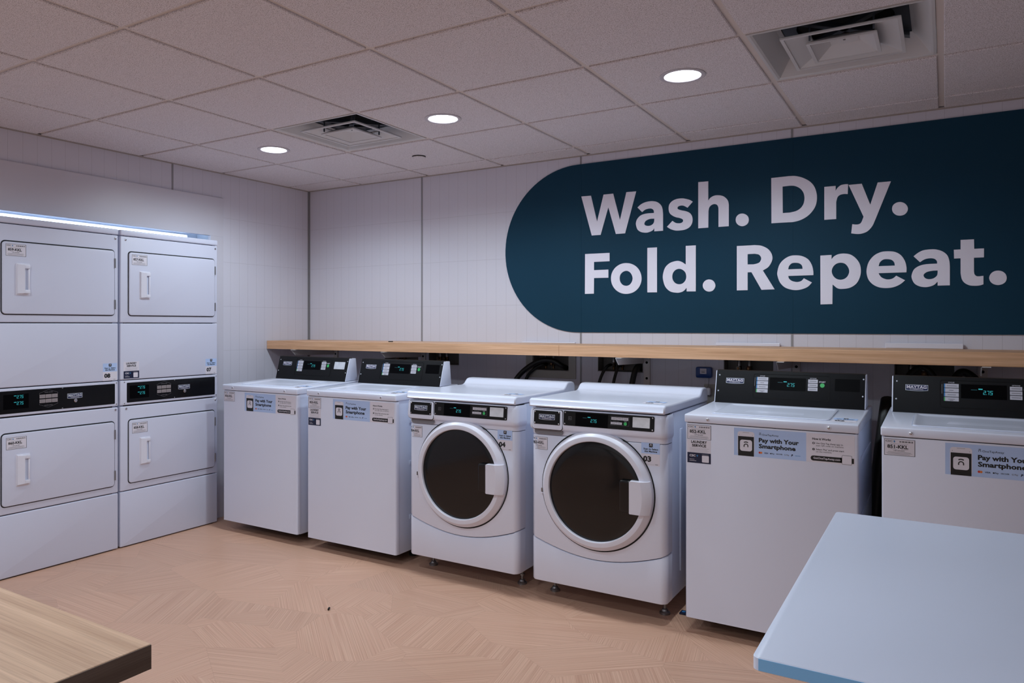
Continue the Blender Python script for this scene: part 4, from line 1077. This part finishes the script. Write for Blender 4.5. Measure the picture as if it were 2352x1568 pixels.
# ------------------------------------------------------------------ stacked dryers (local x -> room y, local y -> into the left wall)
def make_dryer():
    t = thing('stacked_dryer', 'x', 'dryer', (XL, 0, 0), R(90), 'white stacked double dryers')
    Wd = 0.686
    m = MB(); m.mk = 'enamel_side'; m.box(0.004, Wd - 0.004, 0.020, 0.69, 0.006, 1.870, bev=0.004)
    m.box(0.03, Wd - 0.03, 0.012, 0.03, 0.0, 1.85, key='gap')
    m.build('cabinet', t)
    def panel(name, z0, z1, par=t, key='enamel_dryer', bev=0.005):
        m = MB(); m.mk = key; m.rrect(0.001, Wd - 0.001, z0, z1, 0.0225, 0.0, 0.006, bev); return m.build(name, par, smooth=40)
    m = MB(); m.mk = 'enamel_dryer'; m.hexa([(0, -0.004, 1.8425), (Wd, -0.004, 1.8425), (Wd, 0.69, 1.8425), (0, 0.69, 1.8425), (0, -0.004, 1.876), (Wd, -0.004, 1.876), (Wd, 0.69, 1.876), (0, 0.69, 1.876)], bev=0.007, seg=3)
    m.build('top_cap', t)
    up = panel('upper_front', 1.3285, 1.8385); mid = panel('middle_panel', 0.9905, 1.3235); lo = panel('lower_front', 0.3345, 0.8325); bt = panel('base_panel', 0.006, 0.3295)
    def door(z0, z1, nm):
        m = MB(); m.mk = 'gap'; m.rrect(0.0470, 0.6635, z0 - 0.0050, z1 + 0.0068, 0.001, -0.0012, 0.022, 0.0)
        m.mk = 'enamel_dryer'; m.rrect(0.0520, 0.6590, z0, z1, -0.001, -0.0085, 0.017, 0.0035)
        d = m.build('door', t, smooth=40)
        f = flatsurf(-0.0085)
        # recessed pull
        hx0, hx1, hz0, hz1 = 0.120, 0.184, z1 - 0.271, z1 - 0.112
        m = MB(); m.mk = 'plastic_white'
        y = -0.0085
        m.rrect(hx0 - .003, hx1 + .003, hz0 - .006, hz1 + .003, y + .001, y - .002, 0.004, 0.001)
        gx0, gx1, gz0, gz1 = hx0 + .030, hx1 - .009, hz0 + .024, hz1 - .024
        # frame of the pull built from four bars, higher at the left
        m.hexa([(hx0, y - .002, hz0), (gx0, y - .002, hz0), (gx0, y - .002, hz1), (hx0, y - .002, hz1), (hx0 + .003, y - .009, hz0 + .003), (gx0 + .006, y - .016, hz0 + .006), (gx0 + .006, y - .016, hz1 - .006), (hx0 + .003, y - .009, hz1 - .003)])
        m.box(gx0, hx1, y - .0125, y - .002, hz0 + .004, gz0, bev=.0015); m.box(gx0, hx1, y - .0125, y - .002, gz1, hz1 - .004, bev=.0015); m.box(gx1, hx1, y - .009, y - .002, gz0, gz1, bev=.0015)
        m.build('door_handle', d, smooth=30)
        m = MB(); m.mk = 'enamel_side'; m.box(gx0, gx1, y - .0028, y - .0018, gz0, gz1); m.build('handle_recess', d, smooth=0)
        for hz in (z1 - 0.100, z0 + 0.034):
            m = MB(); m.mk = 'steel'; m.tube([(0.6600, -0.010, hz), (0.6600, -0.010, hz + 0.055)], 0.0042, smooth=0, n=10); m.box(0.6560, 0.6645, -0.0095, -0.002, hz + .004, hz + .051); m.build('hinge', d)
        return d
    du = door(1.372, 1.7465, 'upper'); dl = door(0.3765, 0.7485, 'lower')
    # control strip
    m = MB(); m.mk = 'enamel_dryer'; m.rrect(0.001, Wd - 0.001, 0.8405, 0.9855, 0.0225, 0.0, 0.004, 0.004); con = m.build('control_fascia', t, smooth=40)
    s = Sticker(flatsurf(0.0)); s.step = .0004
    s.rect(.0410, .6650, .8540, .9720, 'dryer_black', 0, .005)
    for x0, x1, z0, z1 in ((.060, .185, .876, .953),): s.rect(x0, x1, z0, z1, 'screen', 1)
    P = [(.2390, .9480), (.2860, .9650), (.3350, .9480)]
    def ln(a, b, w_=.0008):
        dx, dz = b[0] - a[0], b[1] - a[1]; L = math.hypot(dx, dz); nx, nz = -dz / L * w_ / 2, dx / L * w_ / 2
        s.poly([[(a[0] + nx, a[1] + nz), (b[0] + nx, b[1] + nz), (b[0] - nx, b[1] - nz), (a[0] - nx, a[1] - nz)]], s.s, .0004 + 2 * s.step, 's_grey')
    ln((.239, .941), (.239, .9480)); ln((.239, .9480), (.287, .9660)); ln((.287, .9660), (.336, .9480)); ln((.336, .9480), (.336, .941))
    ln((.239, .892), (.239, .8880)); ln((.239, .8880), (.287, .8700)); ln((.287, .8700), (.336, .8880)); ln((.336, .8880), (.336, .892))
    s.text('UPPER DRYER', .2660, .3090, .9500, .0040, 's_grey', 2, 0.01); s.text('LOWER DRYER', .2660, .3090, .8800, .0040, 's_grey', 2, 0.01)
    for i in range(3):
        for zb in (.9210, .8960):
            s.rect(.2400 + i * .0325, .2705 + i * .0325, zb, zb + .0195, 'key_dim', 2)
            for q in range(3 if i == 0 else 2): s.rect(.2440 + i * .0325, .2665 + i * .0325, zb + .0055 + q * .0040, zb + .0067 + q * .0040, 's_grey', 3)
    s.frame(.5480, .6360, .9000, .9560, .0006, 's_black', 2, .002)
    s.build('control_plate', con, smooth=0, wn='flat')
    s = Sticker(flatsurf(0.0)); s.step = .0004
    for zb in (.9310, .8975): digits(s, .1250, zb, .0160, '2.75', lay=4); s.rect(.1110, .1235, zb + .0125, zb + .0155, 'cyan', 4)
    s.build('display', con, smooth=0, wn='flat')
    badge(flatsurf(-0.0010), .3880, .4720, .9060, .9350, con, False)
    m = MB(); m.lathe([(.0100, 0.0), (.0100, -.0045), (.0075, -.0065), (.0, -.0065)], c=(.4330, -.001, .8945), n=24, key='chrome')
    m.box(.4320, .4340, -.0072, -.006, .8900, .8990, key='void'); m.build('key_lock', con)
    f = flatsurf(0.0)
    for x_, z_ in ((.362, .9680), (.362, .8580), (.0260, .9760), (.0260, .8500), (.6750, .9760), (.6750, .8520)): screw(f, x_, z_, .0035, con, 'steel')
    for x_, z_, p_ in ((.0340, 1.8190, up), (.6680, 1.8190, up), (.0380, .8190, lo), (.6690, .8190, lo)): screw(f, x_, z_, .0062, p_)
    return t, du, dl
DR = [(2.566, '857', '858', '07', True, 'white stacked double dryer on the right, next to the tiled corner'), (1.868, '859', '860', '08', False, 'white stacked double dryer on the left, cut by the picture edge')]
d0, du, dl = make_dryer(); d1 = dup(d0)
for o_, (y_, a_, b_, no, srv, lb) in zip((d0, d1), DR):
    o_.location = (-4.112, y_, 0); o_['label'] = lb
    doors = sorted([c for c in o_.children if c.name.startswith('door')], key=lambda c: c.name)
    f8 = flatsurf(-0.0085)
    id_sticker(f8, 0.068, 1.6730, a_, doors[0], h=0.062); id_sticker(f8, 0.070, 0.6690, b_, doors[1], h=0.062)
    scan_sticker(flatsurf(0.0), 0.592, 0.9920, no, o_)
    if srv: service_sticker(flatsurf(0.0), 0.021, 1.0960, o_)

# ------------------------------------------------------------------ tables in the foreground
TH = 0.86
t = thing('white_table', 'white laminate folding table with a blue edge at lower right', 'table', (0.62, 1.52, 0))
m = MB(); m.mk = 'table_white'
x0, x1, y0, y1 = -0.225 - 0.62, 1.35 - 0.62, 1.060 - 1.52, 1.990 - 1.52
ring = lambda i, z_: [(p[0], p[1], z_) for p in rrpts(x0 + i, x1 - i, y0 + i, y1 - i, 0.010, 5)]
m.loft([ring(0.0012, TH - 0.0190), ring(0, TH - 0.0180), ring(0, TH - 0.0012), ring(0.0012, TH)])
m.build('table_top', t, smooth=40)
m = MB(); m.mk = 'table_blue'; m.box(x0 + 0.0085, x1 - 0.009, y0 - 0.0008, y0 + 0.002, TH - 0.0175, TH - 0.0014); m.build('edge_strip', t, smooth=0)['label'] = 'blue front edge'
for sx in (-1, 1):
    m = MB(); m.mk = 'table_leg'
    m.box(sx * 0.48 - 0.03, sx * 0.48 + 0.03, -0.28, 0.28, TH - 0.05, TH - 0.0195, bev=0.002)
    m.box(sx * 0.48 - 0.03, sx * 0.48 + 0.03, -0.035, 0.035, 0.03, TH - 0.05, bev=0.002)
    m.box(sx * 0.48 - 0.035, sx * 0.48 + 0.035, -0.30, 0.30, 0.0, 0.03, bev=0.003); m.build('leg', t)
t = thing('wooden_table', 'pale wood table top with a dark end at lower left', 'table', (-1.75, 0.30, 0))
m = MB(); m.mk = 'oak_table'
x0, x1, y0, y1 = -2.6 + 1.75, -0.9615 + 1.75, -0.08 - 0.30, 0.6475 - 0.30
ring = lambda i, z_: [(p[0], p[1], z_) for p in rrpts(x0 + i, x1 - i, y0 + i, y1 - i, 0.003, 3)]
m.loft([ring(0.001, TH - 0.036), ring(0, TH - 0.035), ring(0, TH - 0.0008), ring(0.0008, TH)]); m.build('table_top', t, smooth=30)
m = MB(); m.mk = 'walnut_edge'; m.box(x1 - 0.001, x1 + 0.0010, y0 + 0.001, y1 - 0.001, TH - 0.0355, TH - 0.0012); m.build('edge_strip', t, smooth=0)['label'] = 'dark brown end band'
for sx in (-1, 1):
    m = MB(); m.mk = 'table_leg'
    m.box(sx * 0.50 - 0.03, sx * 0.50 + 0.03, -0.22, 0.22, TH - 0.065, TH - 0.0365, bev=0.002)
    m.box(sx * 0.50 - 0.03, sx * 0.50 + 0.03, -0.035, 0.035, 0.03, TH - 0.065, bev=0.002)
    m.box(sx * 0.50 - 0.035, sx * 0.50 + 0.035, -0.24, 0.24, 0.0, 0.03, bev=0.003); m.build('leg', t)

# ------------------------------------------------------------------ crumbs
m = MB(); m.mk = 'rubber'; m.tube([(-2.408, 2.517, 0.0055), (-2.413, 2.527, 0.0065), (-2.419, 2.536, 0.005)], lambda u: 0.0052 - 0.002 * abs(u - .5), n=8)
tag(m.build('seed_husk'), 'tiny black husk lying alone on the open floor', 'debris')
m = MB(); m.mk = 's_navy'; m.box(-1.025, -0.995, 3.33, 3.372, 0.0005, 0.008, bev=0.002); m.box(-1.018, -1.003, 3.343, 3.36, 0.008, 0.009, key='s_cyan')
tag(m.build('plastic_clip'), 'small dark blue clip on the floor beside the washer numbered 852', 'clip')
